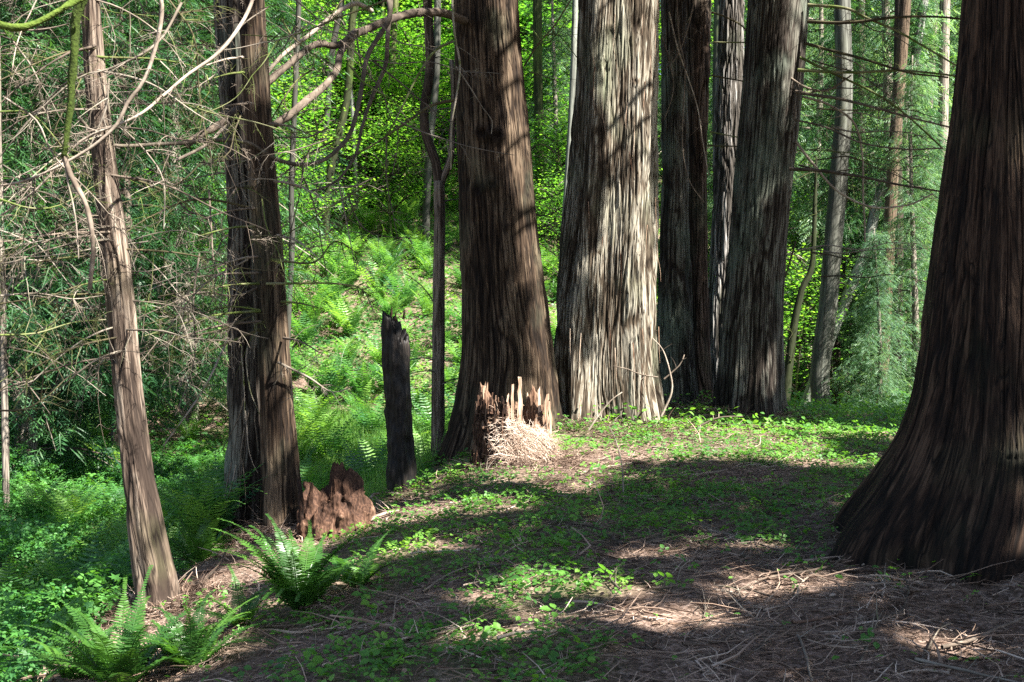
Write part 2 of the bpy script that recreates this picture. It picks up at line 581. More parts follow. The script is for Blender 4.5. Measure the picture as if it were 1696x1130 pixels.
def add_tube(mb, pts, r0, r1, sides=5, rnd=None, rough=0.0, power=1.0):
    pts = np.asarray(pts, float)
    N = len(pts)
    t = np.gradient(pts, axis=0)
    t = unit(t)
    ref = np.array([0.13, 0.21, 0.97]) if abs(t[:, 2]).mean() < .8 else np.array([.97, .2, .1])
    X = unit(np.cross(t, ref))
    Z = np.cross(X, t)
    s = np.linspace(0, 1, N)
    r = r0 + (r1 - r0) * s ** power
    a = np.arange(sides) / sides * 2 * PI
    rr = r[:, None] * np.ones(sides)[None]
    if rough:
        rr = rr * (1 + rough * RNG.uniform(-1, 1, (N, sides)))
    V = pts[:, None, :] + rr[..., None] * (np.cos(a)[None, :, None] * X[:, None, :] + np.sin(a)[None, :, None] * Z[:, None, :])
    i = np.arange(N - 1)[:, None] * sides
    k = np.arange(sides)[None, :]
    k2 = (k + 1) % sides
    f = np.stack([i + k, i + k2, i + sides + k2, i + sides + k], -1).reshape(-1, 4)
    if rnd is None:
        rnd = random.random()
    L = np.concatenate([[0], np.cumsum(np.linalg.norm(np.diff(pts, axis=0), axis=1))])
    ex = np.stack([rr * np.cos(a)[None], rr * np.sin(a)[None], np.repeat(L[:, None], sides, 1)], -1).reshape(-1, 3)
    fl = [f]
    if r1 > 0.004:
        fl.append(np.array([np.arange(sides) + (N - 1) * sides]))
    mb.add(V.reshape(-1, 3), fl, rnd, ex)


def grow(start, d, length, wig=.25, droop=.1, n=None):
    n = n or max(4, int(length / .07))
    p = np.array(start, float)
    d = unit(d)
    st = length / n
    pts = [p.copy()]
    turn = RNG.normal(0, wig * .5, 3)
    for i in range(n):
        d = unit(d + RNG.normal(0, wig * .5, 3) * .55 + turn * .12 + np.array([0, 0, -droop * .3]))
        p = p + d * st
        pts.append(p.copy())
    return np.array(pts)


def add_twigs(mb, pts, r0, count, length, level=1, droop=.2, wig=.3, r=.004, along=(.1, 1.), sides=4, up=0.):
    N = len(pts)
    wig = wig * 1.35
    for _ in range(count):
        t = random.uniform(*along)
        i = min(N - 2, int(t * (N - 1)))
        tang = unit(pts[i + 1] - pts[i])
        rv = unit(np.cross(tang, RNG.normal(0, 1, 3)))
        d = unit(tang * random.uniform(.1, 1.) + rv * 1.0 + np.array([0, 0, up]))
        L = length * random.uniform(.35, 1.25) * (1.15 - .6 * t)
        tp = grow(pts[i], d, L, wig, droop)
        rr = max(.0016, r * random.uniform(.6, 1.3))
        add_tube(mb, tp, rr, rr * .25, sides)
        if level > 0:
            add_twigs(mb, tp, rr, random.randint(2, 5), L * .45, level - 1, droop, wig * 1.1, rr * .55, (.15, .95), 3, up)


# ------------------------------------------------------------------ trunks
def trunk_profile(rows, Y, top, taper=.02):
    R = []
    for py, a, b in rows:
        c = P((a + b) / 2, py, Y)
        R.append((c[2], c[0], (b - a) / 2 / F * Y))
    R.sort()
    z = np.array([q[0] for q in R]); x = np.array([q[1] for q in R]); r = np.array([q[2] for q in R])
    k = min(3, len(z))
    sl = (x[-1] - x[-k]) / (z[-1] - z[-k]) * .7
    zt = np.arange(z[-1] + .8, top + .1, .8)
    xt = x[-1] + sl * (zt - z[-1])
    rt = np.maximum(r[-1] * .3, r[-1] - taper * (zt - z[-1]))
    return np.concatenate([z, zt]), np.concatenate([x, xt]), np.concatenate([r, rt])


def smooth1(z, zs, vs):
    o = 0
    for k, d in ((.2, -.16), (.3, -.06), (.3, .06), (.2, .16)):
        o = o + k * np.interp(z + d, zs, vs)
    return o


def make_trunk(rows, Y, mat, parent, top=9.5, seg=300, zview=None, lobes=6, flute=.25, fl_h=.7, furrow=.014, knots=(),
               seed=0, ylean=0., bump_amp=.03, name='trunk', dz=.035, spiral=0., sink=.5, lobe_at=None, fs=1.0):
    zs, xs, rs = trunk_profile(rows, Y, top)
    zb = zs[0] - sink
    zv = P(0, 0, Y)[2] + .4 if zview is None else zview
    z = np.concatenate([np.arange(zb, zv, dz), np.arange(zv, top, .3)])
    cx, R = smooth1(z, zs, xs), smooth1(z, zs, rs)
    low = np.maximum(0, zs[0] - z)
    R = R + low * .45
    cy = Y + ylean * (z - zs[0])
    rr = np.random.default_rng(seed + 100)
    la = (np.arange(lobes) + rr.uniform(-.25, .25, lobes)) / lobes * 2 * PI
    la[0] = 0.0
    if lobes > 2:
        la[lobes // 2] = PI
    lw = rr.uniform(.20, .38, lobes)
    if lobe_at:
        la = np.radians([q[0] for q in lobe_at]); lw = np.radians([q[1] for q in lobe_at])
    a = np.arange(seg) / seg * 2 * PI
    A, Zg = np.meshgrid(a, z)
    As = A + spiral * Zg
    lob = np.zeros_like(A)
    for q, ww in zip(la, lw):
        dd = np.abs((As - q + .12 * np.sin(Zg * 1.7 + q * 3) + PI) % (2 * PI) - PI)
        lob = np.maximum(lob, np.exp(-(dd / ww) ** 2))
    h = Zg - zs[0]
    amt = flute * (np.exp(-np.maximum(h, 0) / fl_h) * .9 + (.75 if lobe_at else .12))
    Rg = R[:, None] * (1 - amt * (1 - lob))
    ux, uy = np.cos(A), np.sin(A)
    R0 = float(np.median(rs))
    bx, by = ux * R0, uy * R0
    # slow swelling
    Rg = Rg + bump_amp * fbm(bx * 2.2 + seed, by * 2.2, Zg * .55, 3) * (R0 / .4)
    # furrows: sharp crevices between flat stringy plates
    wx = .05 * fbm(bx * 3, by * 3, Zg * 1.1 + seed, 2)
    fx_, fy_ = (bx + wx) * fs, (by + wx) * fs
    n1 = noise(fx_ * 17, fy_ * 17, Zg * 1.3 + seed)
    n2 = noise(fx_ * 38 + 3, fy_ * 38, Zg * 2.1 + seed)
    n3 = noise(fx_ * 80 + 9, fy_ * 80, Zg * 5.5)
    rid = 1 - np.abs(n1) * 1.6
    crev = np.clip(1 - np.abs(n1) * 6, 0, 1) * 1.2 + np.clip(1 - np.abs(n2) * 4, 0, 1) * .6
    disp = n2 * .5 + n3 * .35 - crev
    Rg = Rg + furrow * disp
    rnd = np.clip(.56 + .26 * disp, 0, 1)
    X = cx[:, None] + ux * Rg
    Yy = cy[:, None] + uy * Rg
    for (kx, ky, ks) in knots:
        kp = P(kx, ky, Y)
        ca = (kp[0] - np.interp(kp[2], zs, xs)) / np.interp(kp[2], zs, rs)
        ca = max(-.95, min(.95, ca))
        ka = -math.acos(ca)
        da = (A - ka + PI) % (2 * PI) - PI
        dx_, dz_ = da * R0, (Zg - kp[2]) * 1.3
        d2 = np.sqrt(dx_ ** 2 + dz_ ** 2) / ks
        g = np.exp(-d2 ** 2)
        ring = np.exp(-((d2 - .75) / .3) ** 2)
        off = ks * (.32 * ring - .25 * np.exp(-(d2 / .4) ** 2)) + ks * .10 * np.sin(d2 * 13) * g
        X += ux * off
        Yy += uy * off
        rnd = np.clip(rnd - .35 * g, 0, 1)
    V = np.stack([X, Yy, Zg], -1).reshape(-1, 3)
    ex = np.stack([bx, by, Zg + 0 * bx], -1).reshape(-1, 3)
    ex[:, 0] += seed * 1.37
    n = len(z)
    i = np.arange(n - 1)[:, None] * seg
    k = np.arange(seg)[None]
    k2 = (k + 1) % seg
    f = np.stack([i + k, i + k2, i + seg + k2, i + seg + k], -1).reshape(-1, 4)
    mb = MB()
    mb.add(V, [f], rnd.ravel(), ex)
    pl = parent.location
    o = mb.build(name, mat, parent, True, loc=(pl.x, pl.y, pl.z))
    return o, (zs, xs, rs)


def base_of(rows, Y):
    py, a, b = max(rows)
    c = P((a + b) / 2, py, Y)
    return (c[0], Y, float(ground(c[0], Y)))
# @@PART2@@


def G(px, py, y0=3.2, y1=70):
    Ys = np.arange(y0, y1, .04)
    p = np.array([P(px, py, y) for y in (1.0,)])[0] - np.array([0, 0, CAMZ])
    x = p[0] * Ys
    z = CAMZ + p[2] * Ys
    g = ground(x, Ys)
    i = np.argmax(z < g)
    if z[i] >= g[i]:
        i = len(Ys) - 1
    return np.array([x[i], Ys[i], g[i]])


KX, KY = S[0] / S[2], S[1] / S[2]


def toq(p):
    p = np.asarray(p, float)
    return np.stack([p[..., 0] - KX * p[..., 2], p[..., 1] - KY * p[..., 2]], -1)


def frm(q, z):
    return np.stack([q[..., 0] + KX * z, q[..., 1] + KY * z, z], -1)


# ------------------------------------------------------------------ gaps shaped into the crowns to let the sun through
ZONES = []


def zone(a, b, r):
    ZONES.append((toq(a), toq(b), r))


def gz(ax, ay, bx, by, r):
    zone(G(ax, ay), G(bx, by), r)


# ground patches
gz(960, 722, 1180, 722, .62)
gz(960, 755, 1300, 742, .45)
gz(1180, 715, 1480, 722, .35)
gz(880, 800, 960, 760, .42)
gz(830, 840, 1000, 790, .16)
gz(700, 860, 880, 825, .22)
gz(520, 900, 680, 845, .22)
gz(600, 930, 700, 905, .10)
gz(300, 985, 440, 945, .20)
gz(240, 1010, 330, 1000, .15)
gz(720, 985, 850, 1000, .05)
gz(880, 965, 1050, 985, .09)
gz(1200, 985, 1400, 965, .10)
gz(1060, 1020, 1180, 1035, .07)
gz(760, 1060, 900, 1045, .08)
gz(1540, 915, 1640, 935, .10)
gz(1500, 1050, 1600, 1080, .05)
gz(60, 1110, 250, 1060, .22)
gz(1310, 765, 1440, 772, .12)
# C, the pale trunk: right half and one buttress
zone(P(1072, 715, 12.6), P(1070, 470, 12.6), .25)
zone(P(1068, 480, 12.6), P(1068, 300, 12.6), .20)
zone(P(1070, 310, 12.6), P(1070, -200, 12.6), .20)
zone(P(948, 715, 12.5), P(944, 540, 12.5), .08)
# B, right rim
zone(P(900, 660, 12.22), P(884, 470, 12.25), .11)
zone(P(884, 470, 12.25), P(862, 220, 12.27), .10)
zone(P(862, 220, 12.27), P(846, -100, 12.3), .09)
# A, leaning young cedar
for q0, q1 in ((975, 900), (860, 800), (770, 700), (660, 560), (520, 440), (400, 350), (310, 210), (160, 60)):
    zone(P(np.interp(q0, [30, 960], [165, 268]), q0, 7.2), P(np.interp(q1, [30, 960], [165, 268]), q1, 7.2), .21)
# dead twigs of the left tree
zone(P(30, 250, 7.0), P(30, 480, 7.0), .35)
zone(P(100, 300, 6.8), P(560, 100, 7.8), .22)
zone(P(330, 222, 8.9), P(560, 78, 10.0), .2)
zone(P(480, 190, 9.4), P(560, 110, 9.8), .12)
zone(P(240, 200, 6.6), P(420, 30, 6.8), .16)
zone(P(150, 470, 6.8), P(40, 560, 6.9), .2)
# G, pale ragged trunk
zone(P(395, 860, 9.2), P(395, 700, 9.3), .10)
zone(P(385, 200, 9.3), P(378, -50, 9.3), .12)
# jagged stump
zone(P(850, 770, 10.3), P(860, 640, 10.4), .38)
zone(P(530, 850, 8.8), P(570, 880, 8.8), .14)
# E, right edge
zone(P(1322, 160, 13.7), P(1318, -60, 13.7), .07)
zone(P(1285, 620, 13.6), P(1295, 560, 13.6), .05)
# F, glints at far right
zone(P(1688, 130, 7.1), P(1690, 420, 7.1), .07)
zone(P(1650, 480, 7.0), P(1640, 300, 7.0), .03)
# snag
zone(P(655, 545, 11), P(660, 600, 11), .06)
# near ferns
zone(np.array([-2.25, 6.0, .05]), np.array([-1.45, 5.75, .2]), .36)
zone(np.array([-1.9, 5.9, .35]), np.array([-1.6, 5.7, .5]), .25)
zone(P(440, 930, 6.6), P(590, 900, 6.7), .17)


def lit(q):
    d = np.full(q.shape[:-1], 9.0)
    for a, b, r in ZONES:
        ab = b - a
        t = np.clip(((q - a) @ ab) / (ab @ ab + 1e-9), 0, 1)
        dist = np.linalg.norm(q - (a + t[..., None] * ab), axis=-1) - r
        d = np.minimum(d, dist)
    d = d + .22 * fbm(q[..., 0] * 3.2, q[..., 1] * 3.2, 4.4, 3)
    d = d + .10 * fbm(q[..., 0] * 10, q[..., 1] * 10, 2.2, 2)
    d = np.minimum(d, (.44 - fbm(q[..., 0] * 3.4, q[..., 1] * 3.4, 21., 3)) * .6)
    return -d          # positive inside a sunlit patch


# ------------------------------------------------------------------ the ground
def build_ground():
    def axis(lo, hi, fine_lo, fine_hi, st, g=1.12, mx=25):
        a = list(np.arange(fine_lo, fine_hi, st))
        s, v = st, a[-1]
        while v < hi:
            s = min(s * g, mx); v += s; a.append(v)
        s, v = st, a[0]
        pre = []
        while v > lo:
            s = min(s * g, mx); v -= s; pre.append(v)
        return np.array(pre[::-1] + a)
    xs = axis(-350, 350, -5, 6, .05)
    ys = axis(-200, 500, 3.0, 17, .05)
    X, Y = np.meshgrid(xs, ys)
    Z = ground(X, Y)
    n, m = X.shape
    i = np.arange(n - 1)[:, None] * m
    j = np.arange(m - 1)[None]
    f = np.stack([i + j, i + j + 1, i + m + j + 1, i + m + j], -1).reshape(-1, 4)
    mb = MB()
    gr = np.clip(green_field(X, Y), 0, 1)
    far = ((Y > 16.5) | (X < -3.2)).astype(float)
    mb.add(np.stack([X, Y, Z], -1).reshape(-1, 3), [f], np.maximum(gr * .6, far * .55).ravel())
    o = mb.build('ground', M['ground'], smooth=True)
    tag(o, kind='structure')


def green_field(x, y):
    b = .50 * sstep(6.6, 8.2, y) * sstep(-1.6, -.2, x) + .25 * sstep(10.6, 12.5, y) + .12 * sstep(.6, -.4, x) * sstep(4, 5, y)
    b = b - .55 * sstep(7.3, 6.3, y) * sstep(.1, .8, x) - .28 * sstep(-1.0, -2.2, x)
    # the bare band of litter beside the jagged stump
    b = b - .8 * np.exp(-(((x - .3 - (y - 10) * .25) / .75) ** 2 + ((y - 10.1) / 1.0) ** 2))
    b = b + .25 * sstep(13.2, 15, y)
    b = b + .9 * np.exp(-(((x - .35) / .8) ** 2 + ((y - 6.3) / .45) ** 2)) + .7 * np.exp(-(((x + .25) / .9) ** 2 + ((y - 5.1) / .5) ** 2))
    return b + .12 + .85 * fbm(x * 1.1 + 4, y * 1.1, 6.0, 3)


build_ground()


def scatter(n, x0, x1, y0, y1, dens=None):
    x = RNG.uniform(x0, x1, n)
    y = RNG.uniform(y0, y1, n)
    keep = np.abs(x) < (y * .47 + .6)
    if dens is not None:
        keep &= RNG.random(n) < dens(x, y)
    return x[keep], y[keep]


def up_frames(n, tilt=.5):
    """random yaw, mostly upward normals; Y lies about horizontal"""
    yaw = RNG.uniform(0, 2 * PI, n)
    N = unit(np.stack([RNG.normal(0, tilt, n), RNG.normal(0, tilt, n), np.ones(n)], 1))
    D = np.stack([np.cos(yaw), np.sin(yaw), np.zeros(n)], 1)
    D = unit(D - N * (D * N).sum(1, keepdims=True))
    return np.cross(D, N), D, N


T_LEAF, T_TRI, T_MAPLE, T_BLADE = t_leaf(), t_trifoliate(), t_maple(), t_blade()
T_SPR = [t_spray(7, s) for s in (1, 2, 3)]
T_SPR_S = [t_spray(4, s, .38) for s in (4, 5)]

# ground cover on the knoll
mb = MB()
x, y = scatter(190000, -3.2, 9.5, 3.3, 17.5, lambda x, y: np.clip((green_field(x, y) * 1.5 - .12) * np.clip(.62 + 1.5 * fbm(x * 3.1, y * 3.1, 8.), .1, 1.2), .012, .85))
tt = RNG.random(len(x))
z = ground(x, y) + .012 + RNG.uniform(0, .05, len(x)) ** 1.0 + .05 * (RNG.random(len(x)) < .12) * RNG.random(len(x))
X_, D_, N_ = up_frames(len(x), .38)
pos = np.stack([x, y, z], 1)
half = tt < .55
rn = np.clip(.5 + .5 * fbm(x * 1.7, y * 1.7, 2.0) + RNG.normal(0, .16, len(x)), 0, 1)
mb.stamp(T_TRI, pos[half], X_[half], D_[half], N_[half], RNG.uniform(.022, .052, half.sum()), rn[half])
mb.stamp(T_LEAF, pos[~half], X_[~half], D_[~half], N_[~half], RNG.uniform(.020, .048, (~half).sum()), rn[~half])
x, y = scatter(5200, -2.2, 8, 3.6, 14, lambda x, y: np.clip(green_field(x, y) * .8 + .9 * fbm(x * 2.2, y * 2.2, 4.), .02, 1))
pos = np.stack([x, y, ground(x, y) + RNG.uniform(.03, .10, len(x))], 1)
X_, D_, N_ = up_frames(len(x), .45)
mb.stamp(T_TRI, pos, X_, D_, N_, RNG.uniform(.05, .085, len(x)))
# taller leafy stems near the foot of the big trunks
x, y = scatter(9000, -.5, 9, 11.6, 17, lambda x, y: np.clip(.3 + fbm(x * 1.4, y * 1.4, 9.) + .4 * sstep(13, 14.5, y), 0, 1))
h = RNG.uniform(.04, .24, len(x))
pos = np.stack([x, y, ground(x, y) + h], 1)
X_, D_, N_ = up_frames(len(x), .5)
mb.stamp(T_LEAF, pos, X_, D_, N_, RNG.uniform(.035, .075, len(x)))
o = mb.build('ground_cover', M['cover'])
tag(o, 'low green leafy plants carpeting the knoll between the big cedars', 'ground cover', kind='stuff')

# dead needles and twiglets
mb = MB()
st = [t_stick(.06, .020), t_stick(-.14, .024), t_stick(.2, .028)]
x, y = scatter(130000, -3.6, 9.5, 3.3, 17, lambda x, y: np.clip(.9 - green_field(x, y) * .75 - .25 * sstep(9, 14, y), .10, 1))
for k, t in enumerate(st):
    sel = (np.arange(len(x)) % 3) == k
    n = sel.sum()
    L = RNG.exponential(.05, n) + .025
    L = np.minimum(L, .42)
    X_, D_, N_ = up_frames(n, .16)
    D_[:, 2] += RNG.normal(.02, .10, n)
    X_, D_, N_ = frames(D_, N_)
    pos = np.stack([x[sel], y[sel], ground(x[sel], y[sel]) + RNG.uniform(.0, .02, n)], 1)
    M_ = L[:, None]
    mb.stamp(t, pos, X_, D_, N_, L)
x, y = scatter(16000, -3.4, 9, 3.3, 15, lambda x, y: np.clip(.5 + fbm(x * 1.5, y * 1.5, 12.), .05, 1))
X_, D_, N_ = up_frames(len(x), .5)
mb.stamp(T_LEAF, np.stack([x, y, ground(x, y) + RNG.uniform(.004, .025, len(x))], 1), X_, D_, N_, RNG.uniform(.012, .04, len(x)), RNG.random(len(x)) ** 1.6)
x, y = scatter(11000, -3.2, 9, 3.3, 14, lambda x, y: np.clip(.75 - green_field(x, y) * .6 + .6 * fbm(x * 1.2, y * 1.2, 15.), .05, 1))
D_ = np.stack([np.cos(RNG.normal(.5, .9, len(x))), np.sin(RNG.normal(.5, .9, len(x))), RNG.normal(.03, .07, len(x))], 1)
X_, D_, N_ = frames(D_, [0, 0, 1.])
mb.stamp(t_stick(.10, .011), np.stack([x, y, ground(x, y) + RNG.uniform(.008, .03, len(x))], 1), X_, D_, N_, RNG.uniform(.12, .42, len(x)), RNG.uniform(.55, 1.0, len(x)))
for ax, ay, ar in FEET:
    n = int(2600 * ar)
    th_, rr_ = RNG.uniform(0, 2 * PI, n), ar * (.45 + .8 * RNG.random(n))
    px_, py_ = ax + rr_ * np.cos(th_), ay + rr_ * np.sin(th_)
    D_ = np.stack([-np.sin(th_) + RNG.normal(0, .8, n), np.cos(th_) + RNG.normal(0, .8, n), RNG.normal(.1, .25, n)], 1)
    X_, D_, N_ = frames(D_, [0, 0, 1.])
    mb.stamp(st[1], np.stack([px_, py_, ground(px_, py_) + RNG.uniform(0, .06, n)], 1), X_, D_, N_, RNG.uniform(.04, .2, n))
o = mb.build('needle_litter', M['litter'])
tag(o, 'reddish brown carpet of dead needles and fine twigs over the knoll', 'leaf litter', kind='stuff')


# ------------------------------------------------------------------ the big cedars
def sprays_at(mb, cen, rad, per, size=(.14, .34), keep=None, tm=None, hang=.5, rn=None):
    n = len(cen) * per
    off = RNG.normal(0, 1, (n, 3)) * np.array([1, 1, .55]) * rad
    p = np.repeat(cen, per, 0) + off
    D = off * np.array([1, 1, .2]) + RNG.normal(0, .35 * rad, (n, 3))
    D = unit(D) + np.array([0, 0, -hang])
    N = np.array([0, 0, 1.]) + RNG.normal(0, .35, (n, 3))
    s = RNG.uniform(*size, n)
    if keep is not None:
        k = keep(p + unit(D) * s[:, None] * .5)
        p, D, N, s = p[k], D[k], N[k], s[k]
    X_, D_, N_ = frames(D, N)
    tm = tm or T_SPR
    w_ = np.arange(len(p)) % len(tm)
    for k, t in enumerate(tm):
        q = w_ == k
        mb.stamp(t, p[q], X_[q], D_[q], N_[q], s[q])


def inband(q):
    return (q[..., 0] > -3.6) & (q[..., 0] < 5.6) & (q[..., 1] > 2.4) & (q[..., 1] < 17.4)


def keep_sun(p):
    q = toq(p)
    return (lit(q) < -.10)


big = {}


def cedar(key, rows, Y, mat, label, group=None, crown=True, ctop=12.0, **kw):
    b = base_of(rows, Y)
    t = empty('cedar_tree', b, label, 'tree', group)
    o, prof = make_trunk(rows, Y, mat, t, top=ctop - .5, **kw)
    big[key] = (t, prof, Y)
    if crown:
        mbc = MB()
        zs, xs, rs = prof
        n = 24
        z = RNG.uniform(7.0, ctop + .5, n)
        a = RNG.uniform(0, 2 * PI, n)
        R = RNG.uniform(.5, 2.4, n) * (1 - .5 * (z - 7) / (ctop - 6))
        cx = np.interp(z, zs, xs)
        cen = np.stack([cx + R * np.cos(a), Y + R * np.sin(a), z - .2 * R], 1)
        sprays_at(mbc, cen, .32, 12, (.2, .45), keep=keep_sun)
        mbc.build('crown', M['spray'], t, loc=b)
    return t


cedar('B', [(0, 750, 858), (100, 753, 866), (200, 756, 876), (300, 760, 884), (400, 764, 893), (500, 767, 906), (600, 765, 920), (680, 752, 930), (730, 738, 938), (790, 706, 948)],
      12.5, M['cedar'], 'massive brown cedar behind the jagged stump with a bright sunlit right edge', seed=1, fs=1.2, lobes=7, seg=520, flute=.22,
      knots=((800, 228, .09), (822, 232, .09), (792, 318, .07), (815, 312, .07), (840, 380, .035), (770, 40, .06), (765, 200, .05), (895, 470, .03), (815, 130, .04)))
cedar('C', [(0, 956, 1093), (150, 950, 1089), (300, 938, 1090), (450, 927, 1083), (560, 918, 1086), (640, 912, 1092), (690, 908, 1100), (725, 900, 1112)],
      13.0, M['cedar_pale'], 'widest cedar in the middle, pale peeling bark brightly sunlit on its right half', seed=2, fs=1.25, lobes=6, seg=620, flute=.30, fl_h=1.2, lobe_at=((-48, 24), (-128, 17), (-8, 20), (35, 25), (90, 30), (140, 25), (180, 20)), furrow=.019,
      bump_amp=.05, knots=((993, 118, .07), (1003, 60, .05), (1050, 145, .045), (985, 225, .05), (980, 420, .04), (1068, 545, .035)))
cedar('D', [(0, 1094, 1136), (150, 1095, 1138), (300, 1096, 1141), (420, 1093, 1143), (520, 1088, 1146), (620, 1087, 1152), (690, 1084, 1162)],
      14.4, M['cedar_grey'], 'slim grey cedar standing close behind the right side of the widest cedar', seed=3, seg=220, lobes=4,
      knots=((1118, 350, .035), (1122, 620, .04), (1112, 500, .03)))
cedar('D2', [(0, 1128, 1179), (150, 1134, 1174), (300, 1138, 1170), (500, 1140, 1174), (620, 1142, 1178), (690, 1146, 1188)],
      15.4, M['cedar_dark'], 'dark shadowed cedar tucked just right of the slim grey cedar', seed=4, seg=200, lobes=4)
cedar('E', [(0, 1238, 1340), (150, 1228, 1327), (300, 1216, 1312), (450, 1204, 1300), (550, 1194, 1297), (620, 1187, 1300), (670, 1178, 1303), (700, 1168, 1318)],
      14.0, M['cedar_grey'], 'big grey green cedar with level branches reaching right from its trunk', seed=5, seg=380, lobes=6, flute=.24,
      knots=((1262, 195, .035), (1258, 285, .035), (1262, 350, .04), (1258, 420, .035), (1285, 80, .03), (1240, 360, .03), (1250, 545, .03), (1270, 145, .025)))
cedar('F', [(0, 1600, 1765), (100, 1590, 1775), (200, 1578, 1790), (300, 1564, 1808), (400, 1550, 1828), (500, 1535, 1850), (600, 1518, 1875), (680, 1500, 1900),
            (740, 1474, 1930), (780, 1446, 1965), (820, 1410, 1985), (860, 1378, 2010), (905, 1338, 2030)],
      7.2, M['cedar_red'], 'huge dark reddish cedar with spreading root flare at the right edge', seed=6, fs=1.5, seg=760, lobes=7, flute=.17, fl_h=.5, dz=.022, lobe_at=((-168, 26), (-118, 22), (-72, 20), (-25, 25), (30, 25), (90, 30), (140, 22)),
      furrow=.013, bump_amp=.045, crown=False, sink=.7, knots=((1600, 735, .05), (1660, 540, .05)))
cedar('A', [(0, 134, 166), (60, 136, 169), (200, 146, 184), (300, 156, 196), (400, 166, 212), (500, 176, 224), (600, 185, 232), (700, 194, 244), (800, 204, 260),
            (900, 213, 280), (950, 219, 291), (985, 224, 304)],
      7.3, M['young'], 'slender leaning cedar at left, sunlit with slanting branch shadows', seed=7, seg=200, lobes=5, flute=.2, furrow=.006, bump_amp=.02, dz=.025, crown=False,
      knots=((192, 630, .02), (196, 668, .018), (200, 715, .02), (185, 590, .018), (192, 470, .022), (186, 410, .022), (215, 560, .02), (225, 760, .02), (170, 250, .02)))
cedar('G', [(0, 352, 398), (150, 362, 406), (300, 374, 414), (450, 377, 424), (600, 378, 430), (750, 374, 436), (860, 368, 438), (915, 360, 446)],
      9.3, M['cedar_grey'], 'grey ragged cedar trunk at the left rear of the twin pair', 'twin cedars left of the rotten stump', seed=8, seg=240, lobes=4, flute=.4, furrow=.014, crown=False)
cedar('H', [(0, 392, 438), (200, 404, 450), (300, 412, 459), (400, 418, 468), (500, 423, 474), (600, 428, 481), (700, 431, 490), (800, 431, 500), (890, 426, 512)],
      9.0, M['cedar'], 'straight brown cedar in front of the twin pair, right beside the rotten stump', 'twin cedars left of the rotten stump', seed=9, seg=260, lobes=6, flute=.14, furrow=.009,
      crown=False, knots=((440, 300, .02), (447, 395, .02), (455, 470, .02), (452, 560, .02), (460, 640, .02)))
b = base_of([(800, 715, 740)], 13)
cedar('BE', [(60, 1190, 1232), (300, 1181, 1234), (420, 1176, 1228), (520, 1171, 1222), (620, 1170, 1218), (700, 1166, 1220)], 17.5, M['furrow'],
      'deeply furrowed dark trunk showing between the dark cedar and the big grey cedar', seed=10, seg=200, lobes=3, flute=.1, furrow=.03, crown=False)

# ------------------------------------------------------------------ sun side canopy: unseen trees added to shade the knoll, and F
off = [((8.6, -2.9), 'cedar'), ((9.2, 2.8), 'cedar'), ((10.2, 10.6), 'cedar'), ((6.4, -2.6), 'cedar')]
anch, roots = [(big['F'][0].location.x + .2, 7.2)], [big['F'][0]]
for (xx, yy), k in off:
    zg = float(ground(xx, yy))
    t = empty('cedar_tree', (xx, yy, zg), 'unseen cedar added with a crown shaped to shade the knoll', 'tree', 'added shade trees outside the frame')
    mbt = MB()
    add_tube(mbt, [(xx, yy, zg - .3), (xx, yy, zg + .4), (xx, yy, zg + 3), (xx + .1, yy, 9), (xx, yy, 15)], .55, .12, 20, rough=.05)
    mbt.build('trunk', M['cedar'], t, True, loc=t.location)
    anch.append((xx, yy)); roots.append(t)
nq = 37000
qq = np.stack([RNG.uniform(-3.6, 5.6, nq), RNG.uniform(2.4, 17.4, nq)], 1)
q2 = np.stack([RNG.uniform(-8, -3.6, 11000), RNG.uniform(7.5, 13.6, 11000)], 1)
nv = np.array([math.sin(AZ), math.cos(AZ)])
nn = q2 @ nv
nH = nv @ np.array([-1.75, 9.0])
q2 = q2[(fbm(q2[:, 0] * 1.6, q2[:, 1] * 1.6, 5.5, 2) > .33) | (np.abs(nn - nH) < .6)]
qq = np.vstack([qq, q2])
nq = len(qq)
zz = 6.5 + 7 * RNG.random(nq) ** 1.1
pp = frm(qq, zz)
an = np.array(anch)
dd = np.linalg.norm(pp[:, None, :2] - an[None], axis=2) - np.array([1.0, 0, 0, 0, 0])[None]
wh = dd.argmin(1)
clump = fbm(pp[:, 0] * .9, pp[:, 1] * .9, pp[:, 2] * .9, 2)
kk = (clump > -.42) & ~((pp[:, 1] > 0) & (pp[:, 0] < .47 * pp[:, 1] + .2) & (pp[:, 2] < 1.5 + pp[:, 1] * .27))
for ai, root in enumerate(roots):
    c = pp[(wh == ai) & kk]
    mbc = MB()
    sprays_at(mbc, c, .16, 3, (.16, .34), keep=keep_sun)  # sprays set along sun rays to shade the knoll, open at lit zones
    mbb = mbc
    mbb.mi = 1
    if len(c):
        ax, ay = anch[ai]
        for ci in RNG.choice(len(c), min(26, len(c)), replace=False):
            e = c[ci]
            s0 = np.array([ax, ay, e[2] + .5])
            mid = (s0 + e) / 2 + np.array([0, 0, .3])
            add_tube(mbb, catmull([s0, mid, e], .4), .05, .012, 5)
    mbc.build('crown', [M['spray'], M['twig']], root, loc=root.location)


